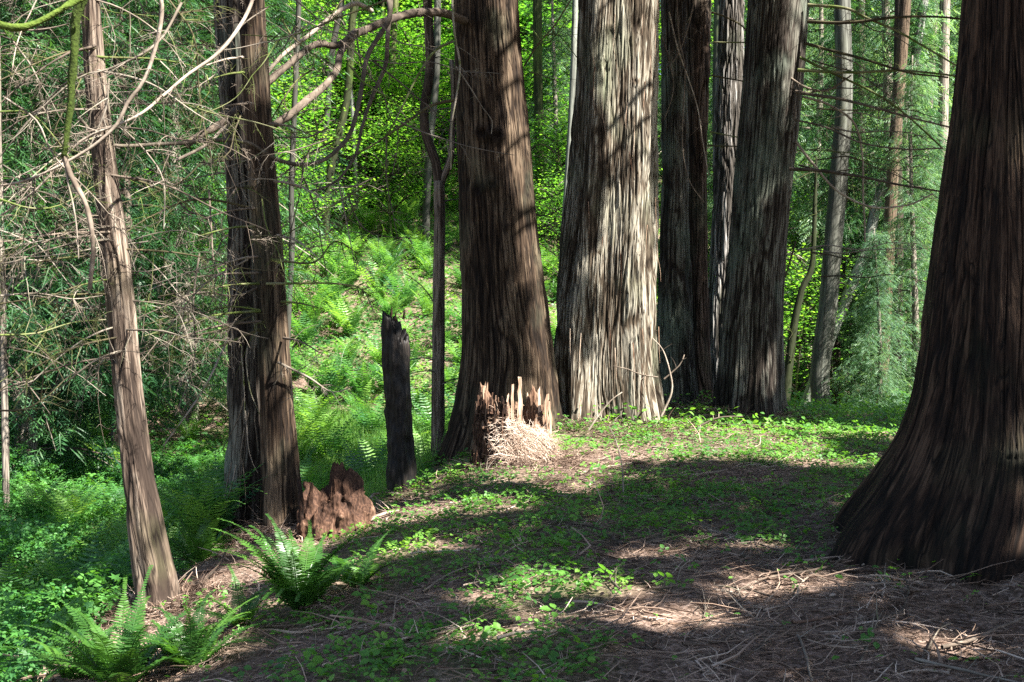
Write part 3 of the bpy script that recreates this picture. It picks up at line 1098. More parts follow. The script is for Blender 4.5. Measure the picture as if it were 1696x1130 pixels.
# ------------------------------------------------------------------ branches of the near trees
def limb(tree, pts, r0, r1, mat='limb', twigs=0, tl=.3, lvl=1, name='branch', jitter=.012, sides=8, droop=.2, tr=.004, dist=0, rough=.07, along=(.1, 1), power=.9, up=0):
    """pts are (px, py, distance); r in photo pixels at that distance"""
    w_ = np.array([P(*p) for p in pts])
    c = catmull(w_, .05)
    if jitter and len(c) > 2:
        k = np.arange(len(c)) * .05
        c = c + np.stack([noise(k * 3, 1, i) for i in (1.5, 7.5, 13.5)], 1) * jitter * np.linspace(.2, 1, len(c))[:, None]
    mb = MB()
    s = pts[0][2] / F
    if name == 'branch':
        r0, r1, tr = r0 * .8, r1 * .85, tr * .85
    add_tube(mb, c, r0 * s, r1 * s, sides, rough=rough, power=power)
    if twigs:
        add_twigs(mb, c, r0 * s, twigs, tl, lvl, droop, .32, tr, along, 4, up)
    root = big[tree][0] if isinstance(tree, str) else tree
    return mb.build(name, M[mat], root, True, loc=root.location)


# limb of B that arches left and divides into two broken ends
limb('B', [(770, 35, 12.2), (735, 22, 11.8), (690, 22, 11.3), (640, 34, 10.8), (600, 50, 10.4), (575, 62, 10.2)], 9, 6.5, 'limb', 9, .4, rough=.1)
limb('B', [(590, 52, 10.3), (560, 75, 10.0), (520, 75, 9.8), (470, 115, 9.5), (410, 165, 9.2), (362, 205, 9.0), (330, 222, 8.9), (308, 238, 8.8)], 6.5, 6.5, 'limb', 20, .5, 2, sides=10, rough=.16, tr=.003)
limb('B', [(585, 62, 10.3), (565, 85, 10.0), (556, 120, 9.8), (530, 150, 9.6), (505, 170, 9.5), (482, 190, 9.4), (455, 207, 9.3)], 6.5, 7, 'limb', 12, .45, 2, sides=10, rough=.16, tr=.003)
limb('B', [(615, 18, 10.2), (590, 6, 10.0), (560, 20, 9.9), (510, 60, 9.7), (465, 95, 9.5), (420, 150, 9.3), (385, 190, 9.1), (345, 235, 8.9), (290, 265, 8.7)], 5, 2.5, 'limb', 14, .4)
limb('B', [(640, -10, 10.2), (645, 30, 10.1), (610, 90, 10.0), (600, 140, 9.9), (590, 190, 9.8), (575, 230, 9.7), (540, 262, 9.5), (500, 272, 9.3), (455, 262, 9.0), (405, 235, 8.8), (345, 232, 8.6), (270, 240, 8.3), (180, 238, 8.0), (128, 195, 7.8)], 5.5, 2.5, 'twig', 16, .4)
limb('B', [(648, -10, 10.4), (642, 60, 10.3), (638, 110, 10.3), (615, 165, 10.2), (600, 210, 10.1), (590, 255, 10.0), (565, 290, 9.9), (540, 308, 9.8), (510, 316, 9.7)], 5.5, 2, 'twig', 12, .4)
limb('B', [(750, 68, 12.2), (720, 85, 12.0), (695, 120, 11.8), (670, 170, 11.7), (650, 210, 11.6), (640, 225, 11.6)], 3, 1.4, 'twig_moss', 5, .4)
limb('B', [(755, 165, 12.2), (715, 175, 12.0), (670, 205, 11.8), (620, 240, 11.7), (580, 262, 11.6)], 3.5, 1.4, 'twig_moss', 6, .4)
limb('B', [(748, -20, 11.8), (752, 50, 11.7), (762, 110, 11.7), (755, 165, 11.6), (748, 210, 11.6), (745, 280, 11.6)], 2.5, 1.4, 'twig', 4, .3)
limb('B', [(755, 110, 11.7), (775, 140, 11.7), (800, 180, 11.7), (815, 200, 11.7), (814, 222, 11.7)], 1.6, .8, 'twig', 1, .2)
limb('B', [(868, 110, 12.6), (890, 75, 12.5), (920, 40, 12.5), (952, -10, 12.5)], 2, 1.4, 'twig_moss', 5, .4)

# lower whips of tangle that hang from the limb
for a in ([(590, 60, 10.0), (600, 110, 10.0), (632, 150, 10.0), (645, 190, 10.0), (660, 225, 10.0), (650, 290, 10.0)],
          [(640, 225, 9.8), (640, 300, 9.8), (650, 350, 9.8), (660, 400, 9.8)],
          [(575, 320, 9.8), (595, 370, 9.8), (625, 390, 9.8), (690, 395, 9.8)],
          [(560, 300, 9.8), (580, 400, 9.7), (590, 450, 9.7)],
          [(500, 290, 9.4), (520, 340, 9.4), (535, 420, 9.4), (545, 470, 9.4)],
          [(630, 40, 10), (660, 70, 10), (700, 78, 10), (735, 90, 10)],
          [(590, 60, 10), (560, 40, 9.9), (520, 0, 9.8), (500, -20, 9.8)]):
    limb('B', a, 1.8, .7, 'twig', 5, .28, 1)

# H and G: stubs and long drooping dead branches
for py, ln, dy, side in ((95, 60, 14, -1), (120, 50, 10, -1), (172, 70, 16, -1), (205, 75, 22, 1), (262, 80, 12, -1), (310, 60, 4, -1), (345, 90, 20, -1),
                         (374, 95, 18, -1), (425, 80, 25, -1), (452, 110, 8, -1), (470, 60, 4, -1), (515, 190, 42, -1), (532, 210, 60, -1),
                         (390, 70, 40, 1), (500, 60, 10, 1), (560, 60, 25, 1), (300, 90, 35, 1)):
    xh = np.interp(py, [0, 300, 600, 890], [412, 436, 454, 470]) + side * 18
    st0 = (xh, py, 8.9)
    pts = [st0, (xh + side * ln * .35, py + dy * .15, 8.7), (xh + side * ln * .7, py + dy * .55, 8.5), (xh + side * ln, py + dy, 8.4)]
    limb('H', pts, 3.0, 1.0, 'limb' if random.random() < .6 else 'twig_moss', 5, .26, 1, droop=.4)
for a in ([(440, 470, 9.0), (390, 490, 8.8), (330, 485, 8.7), (280, 505, 8.5), (225, 530, 8.4)],
          [(440, 510, 9.0), (370, 545, 8.7), (300, 560, 8.5), (230, 580, 8.3)],
          [(440, 540, 9.0), (350, 580, 8.6), (300, 590, 8.4), (240, 600, 8.3)],
          [(378, 560, 9.0), (340, 640, 8.6), (300, 700, 8.4), (270, 740, 8.3)],
          [(440, 350, 9.0), (330, 330, 8.7), (250, 360, 8.4), (190, 400, 8.0)],
          [(440, 470, 8.8), (550, 470, 9.0), (600, 480, 9.1), (620, 520, 9.1)],
          [(460, 600, 8.8), (510, 625, 8.9), (550, 650, 8.9), (585, 640, 9.0)],
          [(450, 430, 8.9), (520, 435, 9.0), (555, 400, 9.1), (600, 425, 9.2)]):
    limb('H', a, 3.0, .9, random.choice(['twig', 'twig_moss']), 12, .38, 2, droop=.5)
# loose peeling strands on G
mb = MB()
for _ in range(26):
    py = random.uniform(250, 780)
    px = random.uniform(382, 432)
    p0 = P(px, py, 8.98)
    add_tube(mb, grow(p0, (random.uniform(-.4, .4), -.15, -1), random.uniform(.25, .6), .35, .3), .006, .002, 4)
mb.build('peeling_strips', M['twig'], big['G'][0], True, loc=big['G'][0].location)

# A: its own crown of dead branches reaching left, right and towards the camera
At, Ap, AY = big['A']
mb_moss = MB()
na = 0
for i in range(34):
    pyy = random.uniform(-150, 600)
    cx = np.interp(pyy, [-150, 0, 300, 600], [140, 150, 176, 208])
    side = -1 if random.random() < .62 else 1
    dz = random.uniform(-.9, .35)
    L = random.uniform(120, 300)
    Y0 = 7.25
    dr = random.uniform(20, 130)
    pts = [(cx, pyy, Y0), (cx + side * L * .3, pyy + dr * .15, Y0 + dz * .4), (cx + side * L * .65, pyy + dr * .5, Y0 + dz * .8), (cx + side * L, pyy + dr, Y0 + dz)]
    limb('A', pts, random.uniform(1.8, 3.2), .9, random.choice(['twig', 'twig', 'limb', 'twig_moss']), random.randint(5, 9), .5, 2, jitter=.07, sides=6, droop=random.choice([.1, .5, .9]), tr=.003)
# the named limbs crossing in front of A
limb('A', [(262, -20, 6.7), (268, 10, 6.7), (262, 60, 6.7), (240, 130, 6.7), (212, 170, 6.7), (195, 205, 6.7), (165, 235, 6.7), (125, 262, 6.7), (70, 290, 6.7), (20, 305, 6.8), (-40, 310, 6.8)], 4.8, 2.2, 'limb', 16, .34, 2)
limb('A', [(425, -20, 7.3), (405, 30, 7.2), (365, 85, 7.1), (310, 125, 7.0), (270, 160, 6.9), (225, 195, 6.8), (150, 225, 6.8), (110, 255, 6.8), (60, 310, 6.8), (0, 355, 6.8)], 4, 1.8, 'limb', 16, .36, 2)
limb('A', [(300, 5, 7.2), (270, 60, 7.1), (235, 90, 7.0), (180, 115, 7.0), (130, 130, 7.0), (60, 190, 7), (0, 260, 7)], 3, 1.2, 'twig', 12, .34, 2)
limb('A', [(-30, 28, 6.2), (20, 46, 6.2), (60, 38, 6.25), (100, 16, 6.3), (150, -10, 6.4)], 6, 5, 'moss', 10, .12, 1, rough=.3, name='mossy_branch', tr=.005)
limb('A', [(148, -20, 6.5), (128, 20, 6.5), (124, 60, 6.5), (120, 120, 6.5), (116, 180, 6.5), (110, 240, 6.5), (106, 262, 6.5)], 8, 4.5, 'moss', 12, .10, 1, rough=.35, sides=10, name='mossy_branch')
limb('A', [(106, 258, 6.5), (116, 290, 6.5), (138, 330, 6.5), (150, 370, 6.5), (154, 420, 6.5), (150, 480, 6.5)], 5, 3.5, 'limb', 8, .14, 1, rough=.2, name='broken_branch')
limb('A', [(106, 258, 6.5), (112, 300, 6.5), (124, 360, 6.5), (130, 430, 6.5)], 2.5, 1.2, 'twig', 5, .2, 1)
for a in ([(5, 160, 6.6), (60, 200, 6.6), (90, 260, 6.6), (160, 330, 6.7), (230, 420, 6.8)],
          [(0, 330, 6.6), (50, 345, 6.6), (100, 340, 6.7), (170, 300, 6.8)],
          [(0, 490, 6.8), (60, 486, 6.9), (120, 496, 7), (170, 490, 7.1)],
          [(0, 555, 6.8), (60, 552, 6.9), (120, 535, 7), (175, 530, 7.1)],
          [(0, 680, 6.8), (40, 678, 6.8), (80, 655, 6.9), (120, 620, 7.), (180, 600, 7.1)],
          [(0, 185, 6.8), (50, 188, 6.8), (95, 235, 6.8), (140, 300, 6.8)],
          [(410, 430, 8.0), (340, 470, 7.7), (290, 530, 7.5), (235, 600, 7.3)],
          [(330, 420, 8.3), (320, 500, 8.2), (322, 600, 8.2), (290, 690, 8.1)],
          [(280, 0, 7.5), (320, 60, 7.5), (330, 150, 7.6), (345, 250, 7.6)],
          [(640, 0, 8.5), (560, 30, 8.3), (480, 60, 8.1), (400, 60, 8)],
          [(180, 130, 6.9), (175, 180, 6.9), (150, 240, 6.9), (130, 300, 6.9)],
          [(205, 215, 6.9), (240, 250, 7), (270, 300, 7), (272, 380, 7)]):
    limb('A', a, 2.2, .9, random.choice(['twig', 'twig', 'twig_moss']), 14, .30, 2)

# web of long thin whips, most of them dead and drooping
for i in range(96):
    cx0 = random.uniform(-40, 660)
    cy0 = random.uniform(-60, 330) if cx0 > 430 else random.uniform(-60, 520)
    Yw = random.uniform(7.4, 10.5)
    ang = random.uniform(-.5, 1.5)
    sgn = random.choice([-1, -1, 1])
    L = random.uniform(90, 260)
    cv = random.uniform(-60, 90)
    pts = []
    for q in range(5):
        s_ = q / 4
        pts.append((cx0 + sgn * L * s_ * math.cos(ang) + random.uniform(-8, 8), cy0 + L * s_ * math.sin(ang) * .7 + cv * s_ * (1 - s_) + 30 * s_ * s_ + random.uniform(-6, 6), Yw - .5 * s_ * random.random()))
    limb('B' if cx0 > 430 else ('H' if cx0 > 260 else 'A'), pts, random.uniform(1.2, 2.4), .6, random.choice(['twig', 'twig', 'twig_moss', 'limb']), random.randint(6, 12), .34, 2, jitter=.06, sides=5, droop=random.choice([.1, .6, 1.0]), tr=.0028)
for i in range(16):
    cx0, cy0 = 1330 + random.uniform(-10, 60), random.uniform(0, 460)
    L = random.uniform(100, 230)
    dr = random.uniform(-10, 90)
    Yw = random.uniform(13.6, 15.5)
    pts = [(cx0 + L * s_ , cy0 + dr * s_ * s_ + random.uniform(-6, 6), Yw) for s_ in (0, .25, .5, .75, 1)]
    limb('E', pts, random.uniform(1.2, 2.4), .7, random.choice(['twig', 'twig_moss']), 14, .42, 2, jitter=.05, sides=5, droop=.4, tr=.0035)
# D2 and B twigs in the gaps
for i in range(10):
    cx0, cy0 = random.uniform(868, 930), random.uniform(20, 420)
    pts = [(cx0, cy0, 14.5), (cx0 + 25, cy0 + random.uniform(-30, 30), 14.4), (cx0 + 60, cy0 + random.uniform(-50, 60), 14.3)]
    limb('B', pts, 1.8, .7, 'twig_moss', 8, .4, 1, tr=.004)

# E: level branches to the right
for a, r in (([(1338, 8, 13.7), (1400, 14, 13.5), (1440, 32, 13.3), (1500, 60, 13.1), (1590, 112, 12.8)], 3.5),
             ([(1338, 36, 13.7), (1400, 38, 13.4), (1480, 30, 13.1), (1550, 28, 12.9), (1620, 34, 12.7)], 4),
             ([(1335, 72, 13.7), (1380, 85, 13.5), (1430, 98, 13.2), (1500, 120, 13), (1570, 128, 12.9)], 3.5),
             ([(1322, 116, 13.7), (1400, 120, 13.4), (1500, 118, 13.1), (1600, 127, 12.8)], 4),
             ([(1318, 152, 13.7), (1350, 158, 13.5), (1400, 166, 13.3), (1480, 188, 13), (1580, 212, 12.8)], 4),
             ([(1315, 198, 13.7), (1370, 212, 13.5), (1430, 238, 13.3), (1500, 248, 13.1), (1560, 245, 13)], 2),
             ([(1308, 280, 13.6), (1360, 283, 13.4), (1420, 292, 13.2), (1480, 305, 13), (1560, 317, 12.8)], 4),
             ([(1325, 95, 13.7), (1380, 122, 13.6), (1440, 150, 13.5), (1500, 190, 13.4), (1560, 245, 13.3)], 3),
             ([(1318, 235, 13.8), (1345, 270, 13.8), (1385, 315, 13.8), (1440, 343, 13.8), (1500, 340, 13.8), (1545, 320, 13.8)], 3),
             ([(1330, 160, 14.0), (1375, 175, 14), (1415, 205, 14), (1428, 260, 14), (1430, 340, 14), (1432, 400, 14)], 2.5),
             ([(1310, 130, 13.7), (1335, 145, 13.6), (1370, 150, 13.6), (1410, 125, 13.5)], 2.5),
             ([(1318, 400, 13.8), (1306, 440, 13.8), (1300, 460, 13.8)], 2)):
    limb('E', a, r, 1.6, random.choice(['limb', 'twig_moss', 'twig_moss']), 14, .40, 1, droop=.3)
# D: hanging pale twigs in front
for a in ([(1120, -20, 13.2), (1124, 60, 13.2), (1134, 110, 13.2), (1132, 180, 13.2), (1130, 250, 13.2), (1142, 300, 13.2), (1165, 335, 13.2)],
          [(1108, 20, 13.3), (1122, 80, 13.3), (1140, 130, 13.3), (1155, 180, 13.3), (1165, 240, 13.3), (1172, 290, 13.3)],
          [(1096, 60, 13.3), (1108, 100, 13.3), (1115, 150, 13.3), (1100, 200, 13.3)],
          [(1150, 0, 13.2), (1138, 50, 13.2), (1120, 95, 13.2), (1095, 120, 13.2)]):
    limb('D', a, 1.8, .8, 'limb', 6, .22, 1, droop=.5)
for a in ([(1178, 20, 15.2), (1205, 30, 15.2), (1235, 50, 15.2), (1243, 90, 15.2), (1235, 130, 15.1)], [(1180, 70, 15.3), (1240, 71, 15.2)], [(1178, 125, 15.3), (1230, 135, 15.2)],
          [(1175, 218, 15.3), (1222, 228, 15.2)], [(1172, 241, 15.3), (1220, 243, 15.2)]):
    limb('D2', a, 2, 1.2, 'twig_moss', 4, .3, 1)
# C: peeling strips and whips near the foot
mb = MB()
Ct, Cp, CY = big['C']
for _ in range(40):
    py = random.uniform(-10, 690)
    lo, hi = np.interp(py, [0, 300, 700], [956, 938, 908]), np.interp(py, [0, 300, 700], [1093, 1090, 1100])
    u = random.random() ** .6 * .96 + .02
    px = lo + (hi - lo) * u
    half = (hi - lo) / 2 / F * 13
    yy = 13 - half * math.sqrt(max(0, 1 - (2 * u - 1) ** 2)) - .0
    p0 = P(px, py, yy)
    add_tube(mb, grow(p0, (random.uniform(-.12, .12), -.03, -1), random.uniform(.15, .6), .2, .3), random.uniform(.003, .006), .001, 4)
mb.build('peeling_strips', M['splinter'], Ct, True, loc=Ct.location)
for a, r in (([(1095, 690, 12.3), (1112, 650, 12.3), (1110, 620, 12.3), (1098, 580, 12.3), (1080, 560, 12.3)], 2.2),
             ([(975, 712, 11.9), (990, 690, 11.9), (1010, 665, 11.9), (1030, 650, 11.9)], 2),
             ([(1100, 628, 12.3), (1125, 605, 12.3), (1133, 588, 12.3)], 1.5),
             ([(1160, 705, 12.3), (1190, 692, 12.3), (1230, 690, 12.3)], 2),
             ([(1090, 625, 12.2), (1060, 620, 12.2), (1040, 612, 12.2), (1015, 607, 12.2)], 1.2)):
    w0 = P(*a[0])
    w0[2] = ground(w0[0], w0[1])
    st_ = empty('dead_stick', w0, 'pale bare stick standing crooked at the foot of the widest cedar', 'stick', 'bare sticks at the foot of the widest cedar')
    limb(st_, a, r, .8, 'limb', 3, .15, 0, name='stem')

# F: coarse hanging root fibre and small sprig


# ------------------------------------------------------------------ forked thin tree and background trunks
def tube_tree(stems, label, mat, name='thin_tree', cat='tree', group=None, twigs=0, tl=.5, tw='twig', crownfn=None):
    p = stems[0][0][0]
    w0 = P(*p)
    w0 = np.array([w0[0], w0[1], min(w0[2], float(ground(w0[0], w0[1])))])
    t = empty(name, w0, label, cat, group)
    for i, (pts, r0, r1) in enumerate(stems):
        W = np.array([P(*q) for q in pts])
        if i == 0:
            W = np.vstack([[W[0][0], W[0][1], float(ground(W[0][0], W[0][1])) - .3], W])
        if pts[-1][1] < 20:
            d = unit(W[-1] - W[-2])
            W = np.vstack([W, W[-1] + d * 1.5 + np.array([0, 0, .5]), W[-1] + d * 3 + np.array([0, 0, 2.])])
        c = catmull(W, .12)
        s = pts[0][2] / F
        mb = MB()
        add_tube(mb, c, r0 * s, r1 * s, 14, rough=.05)
        mb.build('trunk' if i == 0 else 'stem', M[mat], t, True, loc=w0)
        if twigs:
            mt = MB()
            add_twigs(mt, c, r0 * s, twigs, tl, 1, .3, .3, .008, (.15, 1), 4)
            mt.build('crown', M[tw], t, True, loc=w0)
    return t


tube_tree([([(725, 770, 13), (726, 600, 13), (727, 450, 13), (728, 360, 13), (727, 300, 13)], 12, 9),
           ([(727, 312, 13), (722, 270, 13), (708, 230, 13), (702, 190, 13), (712, 120, 13), (711, 60, 13), (708, 0, 13)], 8, 6.5),
           ([(728, 310, 13), (738, 285, 13), (747, 260, 13), (749, 220, 13), (752, 160, 13), (748, 100, 13)], 6.5, 4)],
          'thin brown tree that forks in two just left of the massive brown cedar', 'young', 'forked_tree', twigs=14, tl=.8)
BGT = [
    ([(470, 700, 22), (478, 520, 22), (484, 400, 22), (483, 300, 22), (495, 0, 22)], 5, 4, 'alder', 'pale thin trunk seen just right of the twin cedars'),
    ([(520, 340, 36), (540, 200, 36), (548, 100, 36), (566, 0, 36)], 6, 4, 'alder', 'pale leaning birch trunk above the fern bank, left of two'),
    ([(540, 340, 33), (552, 260, 33), (575, 160, 33), (583, 40, 33), (590, 0, 33)], 7, 5, 'mossy', 'mossy yellow green trunk above the fern bank'),
    ([(590, 320, 37), (583, 180, 37), (578, 100, 37), (584, 0, 37)], 4, 3.5, 'alder', 'pale birch trunk right behind the mossy trunk'),
    ([(706, 350, 34), (712, 240, 34), (722, 130, 34), (725, 0, 34)], 6.5, 5, 'alder', 'whitish birch trunk behind the forked tree'),
    ([(930, 460, 26), (938, 330, 26), (945, 220, 26), (950, 100, 26), (953, 0, 26)], 6, 4.5, 'alder', 'white thin trunk in the gap left of the widest cedar'),
    ([(1362, 700, 20), (1358, 620, 20), (1372, 500, 20), (1380, 400, 20), (1390, 280, 20), (1398, 160, 20), (1395, 0, 20)], 17, 11, 'alder', 'stout pale grey trunk right of the big grey cedar'),
    ([(1330, 690, 24), (1360, 600, 24), (1400, 500, 24), (1435, 410, 24), (1452, 340, 24), (1500, 180, 24), (1530, 0, 24)], 10, 6, 'alder', 'leaning grey trunk crossing behind the stout pale trunk'),
    ([(1460, 700, 21), (1462, 600, 21), (1468, 480, 21), (1475, 350, 21), (1485, 200, 21), (1500, 0, 21)], 11, 8, 'cedar', 'dark brown twin trunk near the huge right cedar'),
    ([(1484, 700, 21.6), (1486, 560, 21.6), (1488, 400, 21.6), (1486, 250, 21.6), (1490, 0, 21.6)], 9, 7, 'far_bark', 'narrow trunk touching the right of the dark brown twin trunk'),
    ([(1300, 680, 19), (1312, 560, 19), (1328, 480, 19), (1345, 440, 19), (1350, 330, 19), (1352, 260, 19)], 10, 2, 'mossy', 'dark mossy curved trunk between the big grey cedar and the stout pale trunk'),
    ([(300, 560, 24), (292, 400, 24), (288, 250, 24), (290, 0, 24)], 12, 8, 'far_bark', 'dim trunk in the shade behind the leaning cedar'),
    ([(285, 380, 30), (280, 200, 30), (270, 0, 30)], 10, 8, 'far_bark', 'faint far trunk left of the dim trunk'),
    ([(8, 690, 14), (6, 600, 14), (4, 500, 14), (0, 350, 14), (-6, 0, 14)], 6, 4, 'far_bark', 'thin trunk at the extreme left edge above the brambles'),
    ([(642, 430, 40), (640, 300, 40), (650, 100, 40), (655, 0, 40)], 6, 5, 'mossy', 'slim mossy trunk in the bright maple leaves'),
    ([(1555, 660, 26), (1552, 520, 26), (1560, 300, 26), (1565, 0, 26)], 9, 8, 'far_bark', 'dark far trunk glimpsed beside the huge right cedar'),
    ([(1188, 660, 30), (1192, 400, 30), (1187, 200, 30), (1190, 0, 30)], 8, 7, 'alder', 'pale far trunk in the gap beside the furrowed trunk'),
    ([(905, 640, 34), (900, 420, 34), (892, 200, 34), (890, 0, 34)], 9, 7, 'mossy', 'mossy far trunk in the gap right of the massive brown cedar'),
    ([(1415, 640, 32), (1418, 400, 32), (1425, 200, 32), (1425, 0, 32)], 8, 7, 'far_bark', 'grey far trunk behind the leaning grey trunk'),
]
for pts, r0, r1, mt, lb in BGT:
    tube_tree([(pts, r0, r1)], lb, mt, 'forest_tree', twigs=7, tl=.9, tw='twig_moss')


# ------------------------------------------------------------------ stumps and snag
def stump(name, cx, cy, R, zb, hfun, mat, label, wall=.35, rough=.03, seg=160, lean=(0, 0), fibre=.02, rfun=None, floor=.25, chunk=0., seed=0):
    t = empty(name, (cx, cy, zb), label, 'stump')
    a = np.arange(seg) / seg * 2 * PI
    H = hfun(a)
    nv = 70
    s = np.linspace(0, 1, nv)
    Sg, A = np.meshgrid(s, a, indexing='ij')
    Hh = np.broadcast_to(H, A.shape)
    z = -.3 + Sg * (Hh + .3)
    ux, uy = np.cos(A), np.sin(A)
    Rr = R * (rfun(A, z) if rfun else 1)
    fx = fbm(ux * R * 9 + seed, uy * R * 9, z * 2.2, 3)
    fy = noise(ux * R * 45 + seed, uy * R * 45, z * 4)
    ch = fbm(ux * R * 12, uy * R * 12 + seed, z * 11, 3)
    dsp = rough * fx + fibre * fy + chunk * ch
    Rr = Rr + dsp
    lx, ly = lean[0] * z, lean[1] * z
    outer = np.stack([cx + ux * Rr + lx, cy + uy * Rr + ly, zb + z], -1)
    s2 = np.linspace(0, 1, 26)
    S2, A2 = np.meshgrid(s2, a, indexing='ij')
    H2 = np.broadcast_to(H, A2.shape)
    z2 = H2 + (floor - H2) * S2
    Ri = R * (rfun(A2, z2) if rfun else 1) * (1 - wall * np.minimum(1, .12 + S2 * 3.)) + .03 * fbm(np.cos(A2) * 6, np.sin(A2) * 6, z2 * 5 + seed, 3) + dsp[-1][None] * (1 - S2)
    inner = np.stack([cx + np.cos(A2) * Ri + lean[0] * z2, cy + np.sin(A2) * Ri + lean[1] * z2, zb + z2], -1)
    V = np.concatenate([outer, inner]).reshape(-1, 3)
    n = nv + 26
    i = np.arange(n - 1)[:, None] * seg
    k = np.arange(seg)[None]
    k2 = (k + 1) % seg
    f = np.stack([i + k, i + k2, i + seg + k2, i + seg + k], -1).reshape(-1, 4)
    cen = len(V)
    V = np.vstack([V, [[cx + lean[0] * floor, cy + lean[1] * floor, zb + floor - .05]]])
    cap = np.array([[(n - 1) * seg + j, (n - 1) * seg + (j + 1) % seg, cen] for j in range(seg)])
    rnd = np.concatenate([np.clip(.5 + 6 * dsp, 0, 1).ravel(), np.full(26 * seg, .45), [.3]])
    mb = MB()
    mb.add(V, [f, cap], rnd, V * 1.0)
    mb.build('shell', mat, t, True, loc=t.location)
    return t


def pieces(a, keys, jag, seed, fr=9):
    """height round the stump: keys (angle deg, height), plus splinters"""
    k = sorted(keys)
    ka = np.array([q[0] for q in k]); kh = np.array([q[1] for q in k])
    ad = np.degrees(a) % 360
    h = np.interp(ad, np.concatenate([[ka[-1] - 360], ka, [ka[0] + 360]]), np.concatenate([[kh[-1]], kh, [kh[0]]]))
    sp = np.abs(noise(ad / fr + seed, 3.3, seed)) * jag + np.abs(noise(ad / 3.0, seed, 1.)) * jag * .5
    return np.maximum(.05, h - sp)


# jagged stump in front of B (270 deg faces the camera, 180 is left)
k5 = 10.5 / F
sb = G(850, 800)
sc_ = P(848, 800, 10.5)
zb = float(ground(sc_[0], 10.5)) - .05
H1 = lambda py: P(850, py, 10.5)[2] - zb
st1 = stump('jagged_stump', sc_[0], 10.5, 54 * k5, zb,
            lambda a: pieces(a, [(0, H1(690)), (20, H1(655)), (45, H1(640)), (60, H1(650)), (75, H1(662)), (100, H1(668)), (130, H1(690)), (160, H1(640)), (172, H1(625)), (184, H1(628)), (194, H1(700)), (215, H1(705)),
                                 (240, H1(715)), (270, H1(735)), (300, H1(730)), (330, H1(715))], .10, 5),
            M['stump'], 'jagged broken stump heaped with pale dry twigs in front of the massive brown cedar', wall=.3, rough=.05, fibre=.02, chunk=.03,
            rfun=lambda A, z: 1 + .18 * np.exp(-np.maximum(z, 0) / .15) - .12 * sstep(.2, .8, z), floor=.3, seed=3)
# upright splinters
mb = MB()
for px, py0, py1, w_, dy in ((861, 700, 624, 7.5, 0), (801, 720, 634, 5, -.1), (806, 700, 640, 3, -.05), (884, 700, 640, 5, .1), (893, 700, 645, 6, .05), (905, 715, 655, 7, 0), (912, 720, 668, 5, -.05),
                             (842, 700, 648, 4, .15), (850, 700, 640, 5, .2), (875, 700, 652, 5, .15), (813, 690, 660, 2, -.1), (790, 810, 700, 5, -.05)):
    a0, a1 = P(px, py0, 10.5 + dy), P(px + random.uniform(-2, 2), py1, 10.5 + dy)
    hw = w_ * k5 / 2
    n = 7
    mb = MB()
    for i_, th in ((0, 1),):
        vs = []
        for j in range(n):
            s_ = j / (n - 1)
            c = a0 * (1 - s_) + a1 * s_
            c = c + np.array([random.uniform(-.008, .008), 0, 0]); ww = hw * (1.15 - .45 * s_) * random.uniform(.85, 1.1)
            for sx, sy in ((-1, -1), (1, -1), (1, 1), (-1, 1)):
                vs.append(c + np.array([sx * ww, sy * ww * .6, random.uniform(-.05, .04) if j == n - 1 else 0]))
        fs = []
        for j in range(n - 1):
            for q in range(4):
                fs.append([j * 4 + q, j * 4 + (q + 1) % 4, j * 4 + 4 + (q + 1) % 4, j * 4 + 4 + q])
        fs.append([(n - 1) * 4 + q for q in range(4)])
        mb.add(vs, [np.array(fs)], random.uniform(.2, .8), np.array(vs))
    mb.build('splinter', M['splinter'], st1, False, loc=st1.location)
# rotten red patch at its lower left face
mb = MB()
for _ in range(260):
    a = math.radians(random.uniform(190, 262))
    zz_ = random.uniform(-.1, .48)
    r_ = 54 * k5 * (1.03 + .18 * math.exp(-max(zz_, 0) / .15)) + random.uniform(-.01, .03)
    p0 = np.array([sc_[0] + r_ * math.cos(a), 10.5 + r_ * math.sin(a), zb + zz_])
    add_tube(mb, grow(p0, (random.uniform(-.15, .15), 0, 1), random.uniform(.05, .15), .1, 0), random.uniform(.008, .022), .006, 5, rough=.3)
mb.build('rotten_face', M['rot'], st1, False, loc=st1.location)
# heap of dry twigs draped over its front
mb = MB()
for _ in range(4200):
    u, v = random.random(), random.random()
    a = math.radians(232 + 108 * u)
    px = 824 + 92 * u
    top = np.interp(px, [812, 830, 850, 880, 912, 932], [665, 682, 700, 708, 722, 745])
    py = top + v * np.interp(px, [812, 835, 880, 932], [45, 85, 70, 25])
    d = 54 * k5 * (1.04 + .38 * v) * max(.55, abs(math.sin(a))) + random.uniform(-.04, .015)
    p0 = P(px, py, 10.5 - d)
    dr = np.array([random.uniform(-1, 1), random.uniform(-.5, .3), random.uniform(-1., .7)])
    add_tube(mb, grow(p0, dr, random.uniform(.04, .15), .6, .5), random.uniform(.0012, .0026), .0008, 3, rnd=random.uniform(.45, 1.1))
o = mb.build('twig_heap', M['straw'])
tag(o, 'heap of pale dry cedar twigs lying on the front of the jagged stump', 'twig heap')

